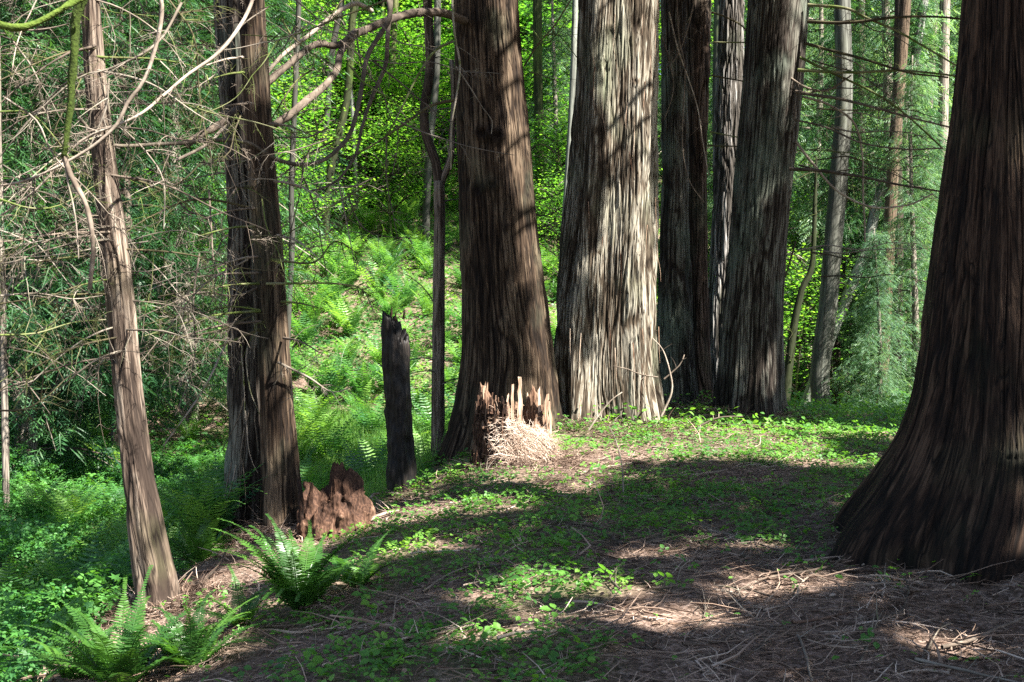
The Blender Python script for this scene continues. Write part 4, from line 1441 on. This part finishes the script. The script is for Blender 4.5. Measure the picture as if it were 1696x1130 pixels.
# rotten stump beside H
s2p = P(552, 890, 8.75)
zb2 = float(ground(s2p[0], 8.75)) - .05
k2_ = 8.75 / F
H2f = lambda py: P(552, py, 8.75)[2] - zb2
st2 = stump('rotten_stump', s2p[0], 8.75, 49 * k2_, zb2,
            lambda a: pieces(a, [(0, H2f(850)), (30, H2f(812)), (60, H2f(774)), (85, H2f(768)), (100, H2f(768)), (110, H2f(805)), (140, H2f(815)), (165, H2f(800)), (180, H2f(790)), (195, H2f(806)), (215, H2f(830)),
                                 (240, H2f(838)), (262, H2f(815)), (290, H2f(800)), (310, H2f(808)), (335, H2f(832))], .05, 11, 14),
            M['rot'], 'low crumbling reddish rotten stump at the foot of the straight brown cedar', wall=.5, rough=.08, fibre=.03, chunk=.07,
            rfun=lambda A, z: 1.0 + .28 * np.exp(-np.maximum(z, 0) / .18), floor=.12, seed=21)
for pts in ([(500, 860, 8.4), (498, 820, 8.4), (494, 792, 8.45)], [(512, 850, 8.4), (515, 815, 8.4), (517, 800, 8.4)]):
    mb = MB()
    add_tube(mb, catmull([P(*q) for q in pts], .03), 7 * k2_, 2 * k2_, 7, rough=.3)
    mb.build('splinter', M['rot'], st2, False, loc=st2.location)

# burnt snag
s3 = P(668, 805, 11.0)
zb3 = float(ground(s3[0], 11.0)) - .1
k3_ = 11.0 / F
H3 = lambda py: P(660, py, 11.0)[2] - zb3
hb = H3(810)
lean3 = (P(653, 515, 11)[0] - P(668, 805, 11)[0]) / (H3(515) - hb)
snag = stump('burnt_snag', s3[0], 11.0, 22 * k3_, zb3,
             lambda a: pieces(a, [(0, H3(552)), (25, H3(548)), (60, H3(530)), (90, H3(520)), (120, H3(514)), (180, H3(514)), (215, H3(515)), (245, H3(520)), (262, H3(527)), (275, H3(548)), (300, H3(556)), (330, H3(560))], .07, 4, 11),
             M['char'], 'tall charred black snag with a broken slanting top, standing in the gully', wall=.6, rough=.05, fibre=.012, seg=110, lean=(lean3, 0), chunk=.02,
             rfun=lambda A, z: np.interp(z, [-.3, .1, .6, 1.2, 1.9], [1.7, 1.2, 1.0, .92, .88]), floor=1.2, seed=8)
mb = MB()
for q in [(648, 512), (655, 520), (668, 517), (640, 530)]:
    mb_p = P(q[0], q[1] + 12, 10.92)
    add_tube(mb, grow(mb_p, (.05, 0, 1), .09, .1, 0), .014, .004, 5, rough=.3)
mb.build('splinter', M['rot'], snag, False, loc=snag.location)


# ------------------------------------------------------------------ ferns
def frond_mesh(mb, base, yaw, L, elev, droop, pairs=34, wmax=.10, curl=.1, rn=.5):
    n = 26
    s = np.linspace(0, 1, n)
    el = elev - droop * s ** 1.3
    yw = yaw + curl * s ** 2
    d = np.stack([np.cos(yw) * np.cos(el), np.sin(yw) * np.cos(el), np.sin(el)], 1)
    pts = np.vstack([[base], base + np.cumsum(d[:-1] * (L / (n - 1)), 0)])
    add_tube(mb, pts[::2], .0045, .0012, 3, rn)
    t = np.linspace(.10, .99, pairs)
    c = np.stack([np.interp(t, s, pts[:, i]) for i in range(3)], 1)
    td = unit(np.stack([np.interp(t, s, d[:, i]) for i in range(3)], 1))
    side = unit(np.cross(td, [0, 0, 1.]))
    up = np.cross(side, td)
    prof = np.sin(np.clip(t * 1.08 + .13, 0, 1) ** .62 * PI) ** .7
    prof = np.where(t > .9, prof * (1.02 - t) / .12, prof)
    w_ = np.maximum(.012, wmax * prof)
    for sg in (-1, 1):
        D = unit(side * sg + td * .28 + up * RNG.uniform(-.12, .22, (pairs, 1)))
        X_, D_, N_ = frames(D, up + RNG.normal(0, .12, (pairs, 3)))
        tv = np.array([[0, 0, 0], [.085, .18, .0], [.065, .7, .0], [0, 1, -.04], [-.065, .7, .0], [-.06, .12, .0]])
        V = c[:, None] + tv[None, :, 1:2] * D_[:, None] * w_[:, None, None] + tv[None, :, 0:1] * X_[:, None] * wmax + tv[None, :, 2:3] * N_[:, None] * w_[:, None, None]
        f = np.arange(pairs)[:, None, None] * 6 + np.array([[0, 1, 2, 5], [5, 2, 3, 4]])[None]
        mb.add(V.reshape(-1, 3), [f.reshape(-1, 4)], np.clip(rn + RNG.normal(0, .05, pairs * 6), 0, 1))


def near_fern(loc, label, fr, L, seed, wmax=.10, e0=.65):
    rr = random.Random(seed)
    t = empty('sword_fern', loc, label, 'fern', 'sword ferns on the near slope')
    for i in range(fr):
        mb = MB()
        yaw = i / fr * 2 * PI + rr.uniform(-.3, .3)
        frond_mesh(mb, np.array([0.03 * math.cos(yaw), .03 * math.sin(yaw), 0]) + 0.0, yaw, L * rr.uniform(.7, 1.1), rr.uniform(e0, 1.4), rr.uniform(.8, 1.45), 38, wmax, rr.uniform(-.4, .4), rr.uniform(.2, .8))
        o = mb.build('frond', M['fern'], None, False)
        o.parent = t
    for i in range(max(2, fr // 6)):
        mb = MB()
        frond_mesh(mb, np.zeros(3), rr.uniform(0, 6.28), L * rr.uniform(.6, .9), rr.uniform(.2, .5), rr.uniform(.8, 1.3), 26, wmax * .6, rr.uniform(-.8, .8), rr.uniform(.3, .8))
        o = mb.build('frond', M['litter'], None, False)
        o['label'] = 'withered brown frond hanging low'
        o.parent = t
    return t


def onground(px, py, dz=0.):
    p = G(px, py)
    return (p[0], p[1], p[2] + dz)


near_fern(onground(495, 1012, .0), 'large sword fern with upright fronds in front of the rotten stump', 30, .64, 1, .078, .8)
near_fern(onground(200, 1145, -.02), 'bright sunlit sword fern at the bottom left corner', 30, .6, 2, .072, .85)
near_fern(onground(315, 1105, -.02), 'sunlit sword fern just right of the bright bottom left one', 20, .46, 8, .06, .8)
near_fern(onground(130, 1125, -.02), 'sword fern cut by the bottom edge at far left', 16, .42, 9, .06)
near_fern(onground(40, 1105, -.02), 'small shaded sword fern left of the bright bottom one', 12, .33, 3, .05)
near_fern(onground(590, 975, 0), 'small sword fern right of the large upright fern', 10, .40, 4, .055)
near_fern(onground(400, 1040, 0), 'dim sword fern fronds between the large fern and the bright one', 9, .36, 5, .05)
near_fern((P(140, 900, 8.3)[0], 8.3, float(ground(P(140, 900, 8.3)[0], 8.3))), 'sword fern left of the foot of the leaning cedar', 14, .6, 6, .08)
near_fern((P(330, 960, 8.6)[0], 8.6, float(ground(P(330, 960, 8.6)[0], 8.6))), 'sword fern behind the foot of the leaning cedar on its right', 14, .55, 7, .08)

# hillside ferns: three prototypes, copied
protos = []
for k in range(3):
    mb = MB()
    rr = random.Random(50 + k)
    nf = 17
    for i in range(nf):
        frond_mesh(mb, np.zeros(3), i / nf * 2 * PI + rr.uniform(-.3, .3), rr.uniform(.65, 1.05), rr.uniform(1.0, 1.45), rr.uniform(.8, 1.7), 20, .13, rr.uniform(-.4, .4), rr.uniform(.1, .9))
    me = mb.build('sword_fern', M['fern_far'])
    protos.append(me)
rr = random.Random(5)
cnt = 0
used = [False] * 3
spots = []
tries = 0
while cnt < 235 and tries < 30000:
    tries += 1
    yy = 14.5 + 26 * rr.random() ** .8
    px = rr.uniform(440, 940) if rr.random() < .72 else rr.uniform(-20, 1700)
    if 1000 < px < 1300:
        continue
    if px < 360 and yy > 26:
        continue
    xx = (px - 848) / F * yy
    if any((xx - a) ** 2 + (yy - b_) ** 2 < .62 ** 2 for a, b_ in spots):
        continue
    spots.append((xx, yy))
    k = cnt % 3
    zg = float(ground(xx, yy))
    if used[k]:
        o = protos[k].copy(); COL.objects.link(o)
    else:
        o = protos[k]; used[k] = True
    tag(o, 'sword fern growing among many others on the bank beyond the gully', 'fern', 'sword ferns on the far bank')
    o.location = (xx, yy, zg)
    o.rotation_euler = (rr.uniform(-.1, .2), 0, rr.uniform(0, 6.28))
    s = rr.uniform(.8, 1.6)
    o.scale = (s, s, s)
    cnt += 1

for i in range(26):
    yy = rr.uniform(8.5, 15.5)
    px = rr.uniform(-20, 370) if i % 3 else rr.uniform(430, 700)
    if px > 400:
        yy = rr.uniform(13.5, 16.5)
    xx = (px - 848) / F * yy
    o = protos[i % 3].copy(); COL.objects.link(o)
    tag(o, 'fern rising out of the green growth in the bottom of the gully', 'fern', 'ferns in the gully')
    o.location = (xx, yy, float(ground(xx, yy)) + .12)
    s = rr.uniform(.7, 1.05)
    o.rotation_euler = (0, 0, rr.uniform(0, 6.28)); o.scale = (s, s, s)

# ------------------------------------------------------------------ gully vegetation
# brambles at the left
mb = MB()
x, y = scatter(150000, -9.5, -1.9, 6.0, 19, lambda x, y: sstep(0, .5, np.interp(y, [5, 7, 8.2, 9.2, 10.6, 12, 13.6, 16, 19], [-2.35, -2.25, -2.5, -2.5, -2.4, -2.6, -2.9, -3.4, -4.]) - x))
gh = ground(x, y, False)
hh = (.42 + .32 * fbm(x * .9, y * .9, 3.3, 3) + .22 * noise(x * 2.7, y * 2.7, 8)) * np.clip((-1.7 - x) / .8, .25, 1.0) * np.where(y < 8, .7, 1)
u = RNG.random(len(x)) ** .45
pos = np.stack([x, y, gh + np.maximum(.05, hh) * u + RNG.normal(0, .02, len(x))], 1)
keep = RNG.random(len(x)) < .55 + .45 * (u > .6)
pos = pos[keep]
n = len(pos)
X_, D_, N_ = up_frames(n, .45)
D_[:, 2] -= .25
X_, D_, N_ = frames(D_, N_)
big_ = RNG.random(n) < .22 * (fbm(pos[:, 0] * .8, pos[:, 1] * .8, 11.) > -.1)
mb.stamp(T_MAPLE, pos[big_], X_[big_], D_[big_], N_[big_], RNG.uniform(.06, .12, big_.sum()))
pos, X_, D_, N_ = pos[~big_], X_[~big_], D_[~big_], N_[~big_]
n = len(pos)
mb.stamp(T_TRI, pos, X_, D_, N_, RNG.uniform(.035, .075, n), np.clip(.5 + .5 * fbm(pos[:, 0] * 1.5, pos[:, 1] * 1.5, 1.) + RNG.normal(0, .15, n), 0, 1))
o = mb.build('bramble_thicket', M['shrub'])
tag(o, 'dense low thicket of green bramble leaves filling the gully at left', 'brambles', kind='stuff')
# low leaves over the bank beyond the gully
mb = MB()
x, y = scatter(190000, -14, 18, 14.5, 46, lambda x, y: np.clip((.55 + .9 * fbm(x * .5, y * .5, 5.)) * np.where((y > 17) | (x < -.5), 1, 0), 0, 1))
gh = ground(x, y, False)
hh = np.maximum(.05, .22 + .35 * fbm(x * .8, y * .8, 2.2, 3))
pos = np.stack([x, y, gh + hh * RNG.random(len(x)) ** .6], 1)
n = len(pos)
X_, D_, N_ = up_frames(n, .5)
rn = np.clip(.5 + .6 * fbm(x * .7, y * .7, 6.) + RNG.normal(0, .15, n), 0, 1)
mb.stamp(T_LEAF, pos, X_, D_, N_, RNG.uniform(.06, .13, n), rn)
o = mb.build('undergrowth', M['fern_far'])
tag(o, 'mixed bright green undergrowth covering the bank between the ferns', 'undergrowth', kind='stuff')
# horsetail: fine feathery blades at the bottom of the gully
mb = MB()
x, y = scatter(150000, -4.6, 1.5, 11.2, 21, lambda x, y: np.clip((.35 + fbm(x * .55 + 2, y * .55, 1.7)) * 1.3, .0, 1) * sstep(.2, .6, np.interp(y, [9, 10.6, 12, 13.6, 15.6, 17, 19, 24], [-1.8, -1.2, -.75, -.1, 1.0, 2.2, 5, 9]) - x))
gh = ground(x, y, False)
n = len(x)
H_ = RNG.uniform(.2, .5, n)
D_ = unit(np.stack([RNG.normal(0, .22, n), RNG.normal(0, .22, n), np.ones(n)], 1))
X_, D_, N_ = frames(D_, RNG.normal(0, 1, (n, 3)) * np.array([1, 1, 0]) + np.array([0, .01, 0]))
mb.stamp(t_blade(), np.stack([x, y, gh], 1), X_, D_, N_, H_)
# whorls of fine side needles
p2 = np.stack([x, y, gh], 1) + D_ * H_[:, None] * RNG.uniform(.3, .95, (n, 1))
yaw = RNG.uniform(0, 6.28, n)
D2 = unit(np.stack([np.cos(yaw), np.sin(yaw), RNG.uniform(.1, .6, n)], 1))
X2, D2, N2 = frames(D2, np.array([0, 0, 1.]) + RNG.normal(0, .2, (n, 3)))
mb.stamp(t_blade(), p2, X2, D2, N2, RNG.uniform(.08, .2, n))
p2 = p2 - D_ * .08
X2, D2, N2 = frames(D2 * np.array([-1, -1, 1.]), np.array([0, 0, 1.]) + RNG.normal(0, .2, (n, 3)))
mb.stamp(t_blade(), p2, X2, D2, N2, RNG.uniform(.08, .2, n))
o = mb.build('horsetail_grass', M['grass'])
tag(o, 'soft bright green horsetail covering the bottom of the gully', 'horsetail', kind='stuff')


# ------------------------------------------------------------------ conifers
def add_from(a, b_):
    """join the limbs b_ to the crown mesh a, in a second material"""
    k0 = a.n
    for v, r, x_ in zip(b_.v, b_.r, b_.x):
        a.v.append(v); a.r.append(r); a.x.append(x_)
        a.n += len(v)
    for f in b_.f:
        a.f.append(f + k0)
        a.m.append(np.full(len(f), 1, np.int32))


def conifer(seed, H=12, R=2.2, z0=.6, whorls=34, mat='spray', per=18, tsize=(.15, .30), dead=.0, bend=0):
    rr = np.random.default_rng(seed)
    t = empty('conifer', (0, 0, 0), '', 'tree')
    mt = MB()
    zt = np.linspace(-.3, H, 24)
    add_tube(mt, np.stack([.15 * np.sin(zt * .4 + seed), .15 * np.cos(zt * .33 + seed), zt], 1), .16, .02, 10)
    mt.build('trunk', M['far_bark'], t, True)
    mb, mbb = MB(), MB()
    cen = []
    for i in range(whorls):
        z = z0 + (H - z0) * (i / whorls) ** .95
        Rz = R * (1 - (z - z0) / (H - z0)) ** .7 * rr.uniform(.65, 1.1) + .15
        for k in range(rr.integers(3, 6)):
            a = rr.uniform(0, 2 * PI)
            L = Rz * rr.uniform(.6, 1.1)
            sn = 7
            s = np.linspace(0, 1, sn)
            bx = np.stack([np.cos(a + .15 * s) * L * s, np.sin(a + .15 * s) * L * s, z + .25 * L * s - .62 * L * s ** 2], 1)
            add_tube(mbb, bx, .022, .004, 3)
            if rr.random() < dead:
                continue
            c = []
            for q in range(max(2, int(L / .28))):
                u_ = .25 + .75 * (q + rr.random()) / max(2, int(L / .28))
                c.append([np.interp(u_, s, bx[:, j]) for j in range(3)])
            cen.append(np.array(c))
    cen = np.concatenate(cen)
    sprays_at(mb, cen, .17, per, tsize, tm=T_SPR_S, hang=.5)
    add_from(mb, mbb)
    mb.build('crown', [M[mat], M['far_bark']], t)
    return t


def broadleaf(seed, H=11, R=2.6, z0=3.5, leaves=7000, mat='maple', tm=None, size=(.10, .21), layers=True, trunk_r=.13, tmat='mossy'):
    rr = np.random.default_rng(seed)
    t = empty('broadleaf_tree', (0, 0, 0), '', 'tree')
    mt = MB()
    zt = np.linspace(-.3, H * .92, 20)
    tp = np.stack([.35 * np.sin(zt * .35 + seed), .3 * np.cos(zt * .3 + seed), zt], 1)
    add_tube(mt, tp, trunk_r, .03, 10)
    mt.build('trunk', M[tmat], t, True)
    mbb, mb = MB(), MB()
    cl = []
    for i in range(46):
        z = rr.uniform(z0, H)
        a = rr.uniform(0, 2 * PI)
        L = R * rr.uniform(.45, 1.1) * (1 - .5 * ((z - z0) / (H - z0)) ** 2)
        b0 = np.array([np.interp(z, zt, tp[:, 0]), np.interp(z, zt, tp[:, 1]), z])
        e = b0 + np.array([np.cos(a) * L, np.sin(a) * L, .35 * L])
        pts = catmull([b0, (b0 + e) / 2 + np.array([0, 0, .12 * L]), e], .3)
        add_tube(mbb, pts, .028, .005, 4)
        for q in range(3):
            cl.append(pts[int((.4 + .3 * q) * (len(pts) - 1))])
    cl = np.array(cl)
    n = leaves
    c = cl[rr.integers(0, len(cl), n)]
    p = c + rr.normal(0, 1, (n, 3)) * np.array([.42, .42, .10])
    X_, D_, N_ = up_frames(n, .35)
    mb.stamp(tm or T_MAPLE, p, X_, D_, N_, rr.uniform(*size, n))
    add_from(mb, mbb)
    mb.build('crown', [M[mat], M['far_bark']], t)
    return t


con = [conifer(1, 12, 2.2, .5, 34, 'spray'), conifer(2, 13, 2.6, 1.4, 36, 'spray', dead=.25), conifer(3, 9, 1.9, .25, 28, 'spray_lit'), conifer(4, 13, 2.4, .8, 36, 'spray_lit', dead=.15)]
bro = [broadleaf(11), broadleaf(12, 12, 3.0, 3.0, 7500), broadleaf(13, 4.2, 1.9, .7, 5200, size=(.06, .12), trunk_r=.04), broadleaf(14, 12, 2.6, 3.0, 10000, tm=T_LEAF, size=(.08, .15), tmat='alder')]
bro.append(broadleaf(15, 17, 3.4, 9.5, 9000, tm=T_LEAF, size=(.10, .19), tmat='far_bark', trunk_r=.16))  # tall tree added so its high crown throws dapples on the bank
LBL = {
    'tall': ('tall thin tree added so its crown above the frame dapples the bank', 'tall dapple trees added with crowns above the frame'),
    'dark': ('dark green conifer with drooping sprays in the shaded left background', 'dark conifers at left'),
    'right': ('blue green conifer with hanging sprays in the right background', 'conifers in the right background'),
    'mid': ('conifer with drooping boughs on the bank behind the big trunks', 'conifers on the bank'),
    'maple': ('leafy tree with glowing bright green crown on the bank beyond the ferns', 'bright leafy trees on the bank'),
    'vine': ('low spreading maple bush with bright layered leaves on the bank', 'maple bushes on the bank'),
    'far': ('far tree closing the view at the top of the bank', 'distant trees'),
}
usedp = {}


def put(proto, px, Y, s, cls, dz=0, rz=None):
    x = (px - 848) / F * Y
    loc = (x, Y, float(ground(x, Y)) + dz)
    rz = random.uniform(0, 6.28) if rz is None else rz
    if proto.name not in usedp:
        usedp[proto.name] = 1
        proto.location = loc; proto.rotation_euler = (0, 0, rz); proto.scale = (s, s, s)
        o = proto
    else:
        o = copy_tree(proto, loc, rz, s)
    o['label'], o['group'] = LBL[cls]
    return o


# shaded left
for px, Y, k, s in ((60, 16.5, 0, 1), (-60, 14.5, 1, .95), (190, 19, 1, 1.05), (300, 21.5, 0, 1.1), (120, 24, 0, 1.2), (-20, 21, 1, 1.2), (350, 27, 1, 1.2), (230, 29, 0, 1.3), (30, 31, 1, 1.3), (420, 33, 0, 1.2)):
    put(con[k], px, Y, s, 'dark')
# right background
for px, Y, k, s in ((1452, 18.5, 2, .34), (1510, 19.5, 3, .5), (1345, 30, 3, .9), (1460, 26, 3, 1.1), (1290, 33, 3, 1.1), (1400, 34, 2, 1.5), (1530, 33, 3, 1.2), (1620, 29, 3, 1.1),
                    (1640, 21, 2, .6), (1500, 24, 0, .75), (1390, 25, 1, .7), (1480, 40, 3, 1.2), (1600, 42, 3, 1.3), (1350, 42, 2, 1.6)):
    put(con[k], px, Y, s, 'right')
# middle
for px, Y, k, s in ((905, 44, 3, 1.1), (1210, 36, 3, .9), (880, 50, 1, 1.2), (1150, 42, 3, 1.1), (640, 50, 1, 1.2), (790, 48, 3, 1.1), (500, 50, 3, 1.2), (950, 41, 3, 1.), (725, 52, 3, 1.2), (915, 37, 3, .7), (570, 41, 1, .8), (465, 36, 1, .8)):
    put(con[k], px, Y, s, 'mid')
# bright leafy trees
for px, Y, k, s in ((500, 40, 0, 1), (620, 42, 1, 1), (760, 44, 0, 1.05), (690, 46, 3, .9), (560, 47, 3, 1.1), (440, 38, 3, .9), (720, 50, 0, 1.2), (850, 42, 1, 1.1), (920, 45, 3, 1.0), (400, 38, 1, 1.1),
                    (330, 36, 0, 1.0), (1340, 44, 3, 1.1), (1440, 44, 1, 1.2), (1120, 46, 0, 1.1), (1210, 42, 3, 1.1), (1560, 42, 0, 1.1), (500, 46, 0, 1.1), (610, 50, 1, 1.3)):
    put(bro[k], px, Y, s, 'maple')
for px, Y, s in ((1240, 30, 1.0), (1010, 34, 1)):
    put(bro[4], px, Y, s, 'tall')
for px, Y, s in ((500, 36, 1.), (600, 40, 1.2), (720, 39, 1.1), (905, 33, .9), (910, 38, 1), (470, 29, .8), (330, 24, .9), (250, 25, .9), (1330, 24, .8), (1380, 31, 1.1),
                 (1450, 27, .8), (1540, 30, 1.0), (1600, 24, .8), (830, 38, 1.2), (590, 41, 1.3), (690, 41, 1.3), (1250, 33, 1), (1000, 35, 1), (780, 41, 1.3), (520, 41, 1.3), (440, 33, 1.2), (660, 35, .9), (940, 29, .7)):
    put(bro[2], px, Y, s, 'vine')
for i in range(52):
    px = -250 + i * 42 + random.uniform(-20, 20)
    Y = random.uniform(47, 66)
    if i % 3 == 0:
        put(bro[i % 2], px, Y, 1.5, 'far')
    else:
        put(con[(i * 7) % 4], px, Y, random.uniform(1.4, 1.9), 'far')

# ------------------------------------------------------------------ near sprigs and sticks
def stick(pts, r0, r1, label, mat='limb', twigs=3, group='dead sticks lying on the knoll', tl=.14):
    W = []
    for px, py, h in pts:
        g = G(px, py)
        W.append([g[0], g[1], g[2] + h])
    W = np.array(W)
    c = catmull(W, .04)
    c[:, 2] += .01 * noise(np.arange(len(c)) * .3, 1, W[0][0])
    mb = MB()
    s = W[0][1] / F
    add_tube(mb, c, .8 * r0 * s, .8 * r1 * s, 7, rough=.12)
    add_twigs(mb, c, .01, twigs, tl, 0, .1, .3, .003)
    o = mb.build('fallen_stick', M[mat], None, True, loc=tuple(W[0]))
    return tag(o, label, 'stick', group)


stick([(1525, 908, .03), (1550, 885, .10), (1590, 875, .12), (1640, 868, .12), (1700, 858, .12)], 5, 3, 'pale bent dead branch lying against the root flare of the huge right cedar')
stick([(1530, 895, .03), (1570, 872, .12), (1600, 858, .13), (1620, 848, .14)], 3.5, 2, 'short pale stick crossing above the bent branch by the huge cedar')
stick([(1600, 960, .02), (1625, 940, .04), (1650, 925, .04), (1700, 905, .04)], 4, 3, 'grey stick on the litter right of the huge cedar root')
stick([(1560, 1085, .02), (1600, 1075, .03), (1650, 1055, .03), (1710, 1030, .03)], 4.5, 3, 'long pale stick slanting up at the bottom right corner')
stick([(1196, 1115, .02), (1240, 1095, .02), (1268, 1070, .02), (1240, 1055, .02)], 3, 2, 'forked curved twig at bottom centre right')
stick([(1320, 1060, .02), (1335, 1100, .02), (1345, 1140, .02)], 3, 2.5, 'reddish straight twig pointing at the bottom edge')
stick([(1320, 1000, .02), (1325, 980, .03), (1345, 965, .03), (1370, 970, .02)], 2.5, 1.5, 'hooked thin twig on the sunlit litter below the root flare')
stick([(1440, 1040, .02), (1490, 1022, .02), (1505, 990, .03), (1490, 965, .03), (1440, 955, .02)], 3.5, 2, 'curly root like twig on the litter under the huge cedar')
stick([(840, 1110, .02), (800, 1128, .02), (770, 1145, .01)], 3, 2, 'dark straight twig at the bottom edge left of centre')
stick([(1030, 908, .01), (1010, 895, .02), (980, 880, .03), (940, 872, .02), (890, 873, .02)], 3, 1.6, 'long bent twig in the shaded ground cover at centre')
stick([(1030, 905, .01), (1050, 890, .02), (1075, 880, .02)], 2, 1.2, 'thin twig branching off right at the end of the long bent twig')
stick([(1255, 968, .02), (1310, 958, .02), (1370, 945, .02), (1420, 925, .02)], 3, 2, 'dark straight stick under the root flare in shade')
stick([(1280, 1000, .02), (1230, 985, .02), (1190, 980, .02)], 2.5, 1.6, 'short dark stick in the sun patch near the centre')
stick([(560, 870, .02), (600, 850, .05), (625, 832, .08), (660, 822, .03)], 5, 3, 'pale broken branch lying right of the rotten stump')
stick([(585, 880, .02), (630, 862, .04), (660, 850, .02)], 4, 2.5, 'second pale branch just below the broken one by the rotten stump')
stick([(690, 828, .02), (715, 810, .04), (740, 795, .06)], 4, 2.5, 'brown stick between the burnt snag and the massive brown cedar')
stick([(1040, 776, .02), (1090, 764, .02), (1130, 750, .02), (1180, 742, .03)], 1.8, 1., 'long stick in the bright green patch before the widest cedar')
stick([(1120, 795, .02), (1180, 788, .02), (1260, 772, .02)], 3, 1.6, 'long thin stick across the middle of the knoll')
stick([(960, 790, .02), (1000, 778, .02), (1050, 772, .02)], 2.5, 1.6, 'slim stick on the bare litter right of the jagged stump')
stick([(860, 810, .01), (930, 790, .02), (950, 785, .02)], 1.6, 1., 'slim slanting stick on the litter below the jagged stump')
stick([(1280, 825, .02), (1350, 812, .02), (1410, 812, .02)], 3, 2, 'stick near the left end of the root flare')
stick([(700, 985, .01), (740, 960, .02), (790, 940, .02), (850, 930, .02)], 2.5, 1.6, 'slanting twig on the slope below centre')
stick([(330, 975, .02), (360, 950, .04), (380, 925, .08)], 3, 2, 'pale twig on the litter right of the leaning cedar')
stick([(420, 1000, .02), (460, 985, .02), (480, 990, .02)], 3, 2, 'pale twig in front of the large fern')
stick([(1340, 720, .03), (1300, 715, .03), (1250, 712, .03), (1180, 706, .03)], 7, 4, 'mossy fallen log piece in front of the big grey cedar', 'twig_moss')
rr = random.Random(77)
for i in range(100):
    px, py = rr.uniform(480, 1690), rr.uniform(730, 1120)
    g0 = G(px, py)
    if g0[1] > 15 or g0[0] < -2:
        continue
    a = rr.uniform(-1.2, 1.9)
    L = rr.uniform(.25, .8)
    mb = MB()
    k = int(L / .05)
    u_ = np.linspace(0, L, k)
    bend = rr.uniform(-.7, .7)
    xx = g0[0] + np.cos(a) * u_ + bend * u_ * (L - u_) * np.sin(a)
    yy = g0[1] + np.sin(a) * u_ + bend * u_ * (L - u_) * 1.2
    c = np.stack([xx, yy, ground(xx, yy) + .018 + .015 * np.sin(u_ * 7 + i)], 1)
    add_tube(mb, c, rr.uniform(.003, .009), .0018, 5, rough=.12)
    add_twigs(mb, c, .01, 8, .16, 1, .1, .3, .0028)
    o = mb.build('fallen_stick', M[rr.choice(['limb', 'straw', 'twig'])], None, True, loc=tuple(c[0]))
    tag(o, 'thin dead stick lying on the forest floor of the knoll', 'stick', 'small dead sticks strewn over the knoll')


# small sapling stem in front of C
def sapling(pts, label, leaves, size=.05, r=1.5):
    w0 = G(*pts[0][:2])
    Y = w0[1]
    t = empty('sapling', w0, label, 'sapling')
    W = [P(a, b_, Y) for a, b_ in pts]
    c = catmull(W, .03)
    mb = MB()
    add_tube(mb, c, r * Y / F, .4 * r * Y / F, 5)
    add_twigs(mb, c, .004, 4, .08, 0, 0, .3, .002)
    mb.build('stem', M['twig'], t, True, loc=w0)
    if leaves:
        ml = MB()
        p = c[RNG.integers(len(c) // 3, len(c), leaves)] + RNG.normal(0, .035, (leaves, 3))
        X_, D_, N_ = up_frames(leaves, .5)
        ml.stamp(T_LEAF, p, X_, D_, N_, RNG.uniform(size * .7, size * 1.3, leaves))
        ml.build('leaves', M['cover'], t, False, loc=w0)
    return t


sapling([(1033, 825), (1030, 770), (1020, 730), (1008, 705)], 'dark bare upright seedling stem in front of the widest cedar', 4)
sapling([(1640, 862), (1638, 845), (1632, 836)], 'small seedling with broad green leaves right of the huge cedar', 9, .045)
sapling([(1480, 965), (1484, 955), (1490, 948)], 'tiny bright green sprig on the litter below the root flare', 7, .035)
sapling([(1122, 965), (1128, 940), (1150, 925)], 'thin leaning seedling in the shaded ground cover', 5, .03)
sapling([(650, 1090), (656, 1075), (660, 1068)], 'small leafy sprig at the bottom left of centre', 10, .04)
sapling([(735, 1105), (745, 1085), (750, 1078)], 'leafy sprig near the bottom edge beside the small one', 12, .04)
sapling([(840, 815), (842, 806), (845, 800)], 'little green seedling at the foot of the jagged stump', 7, .04)
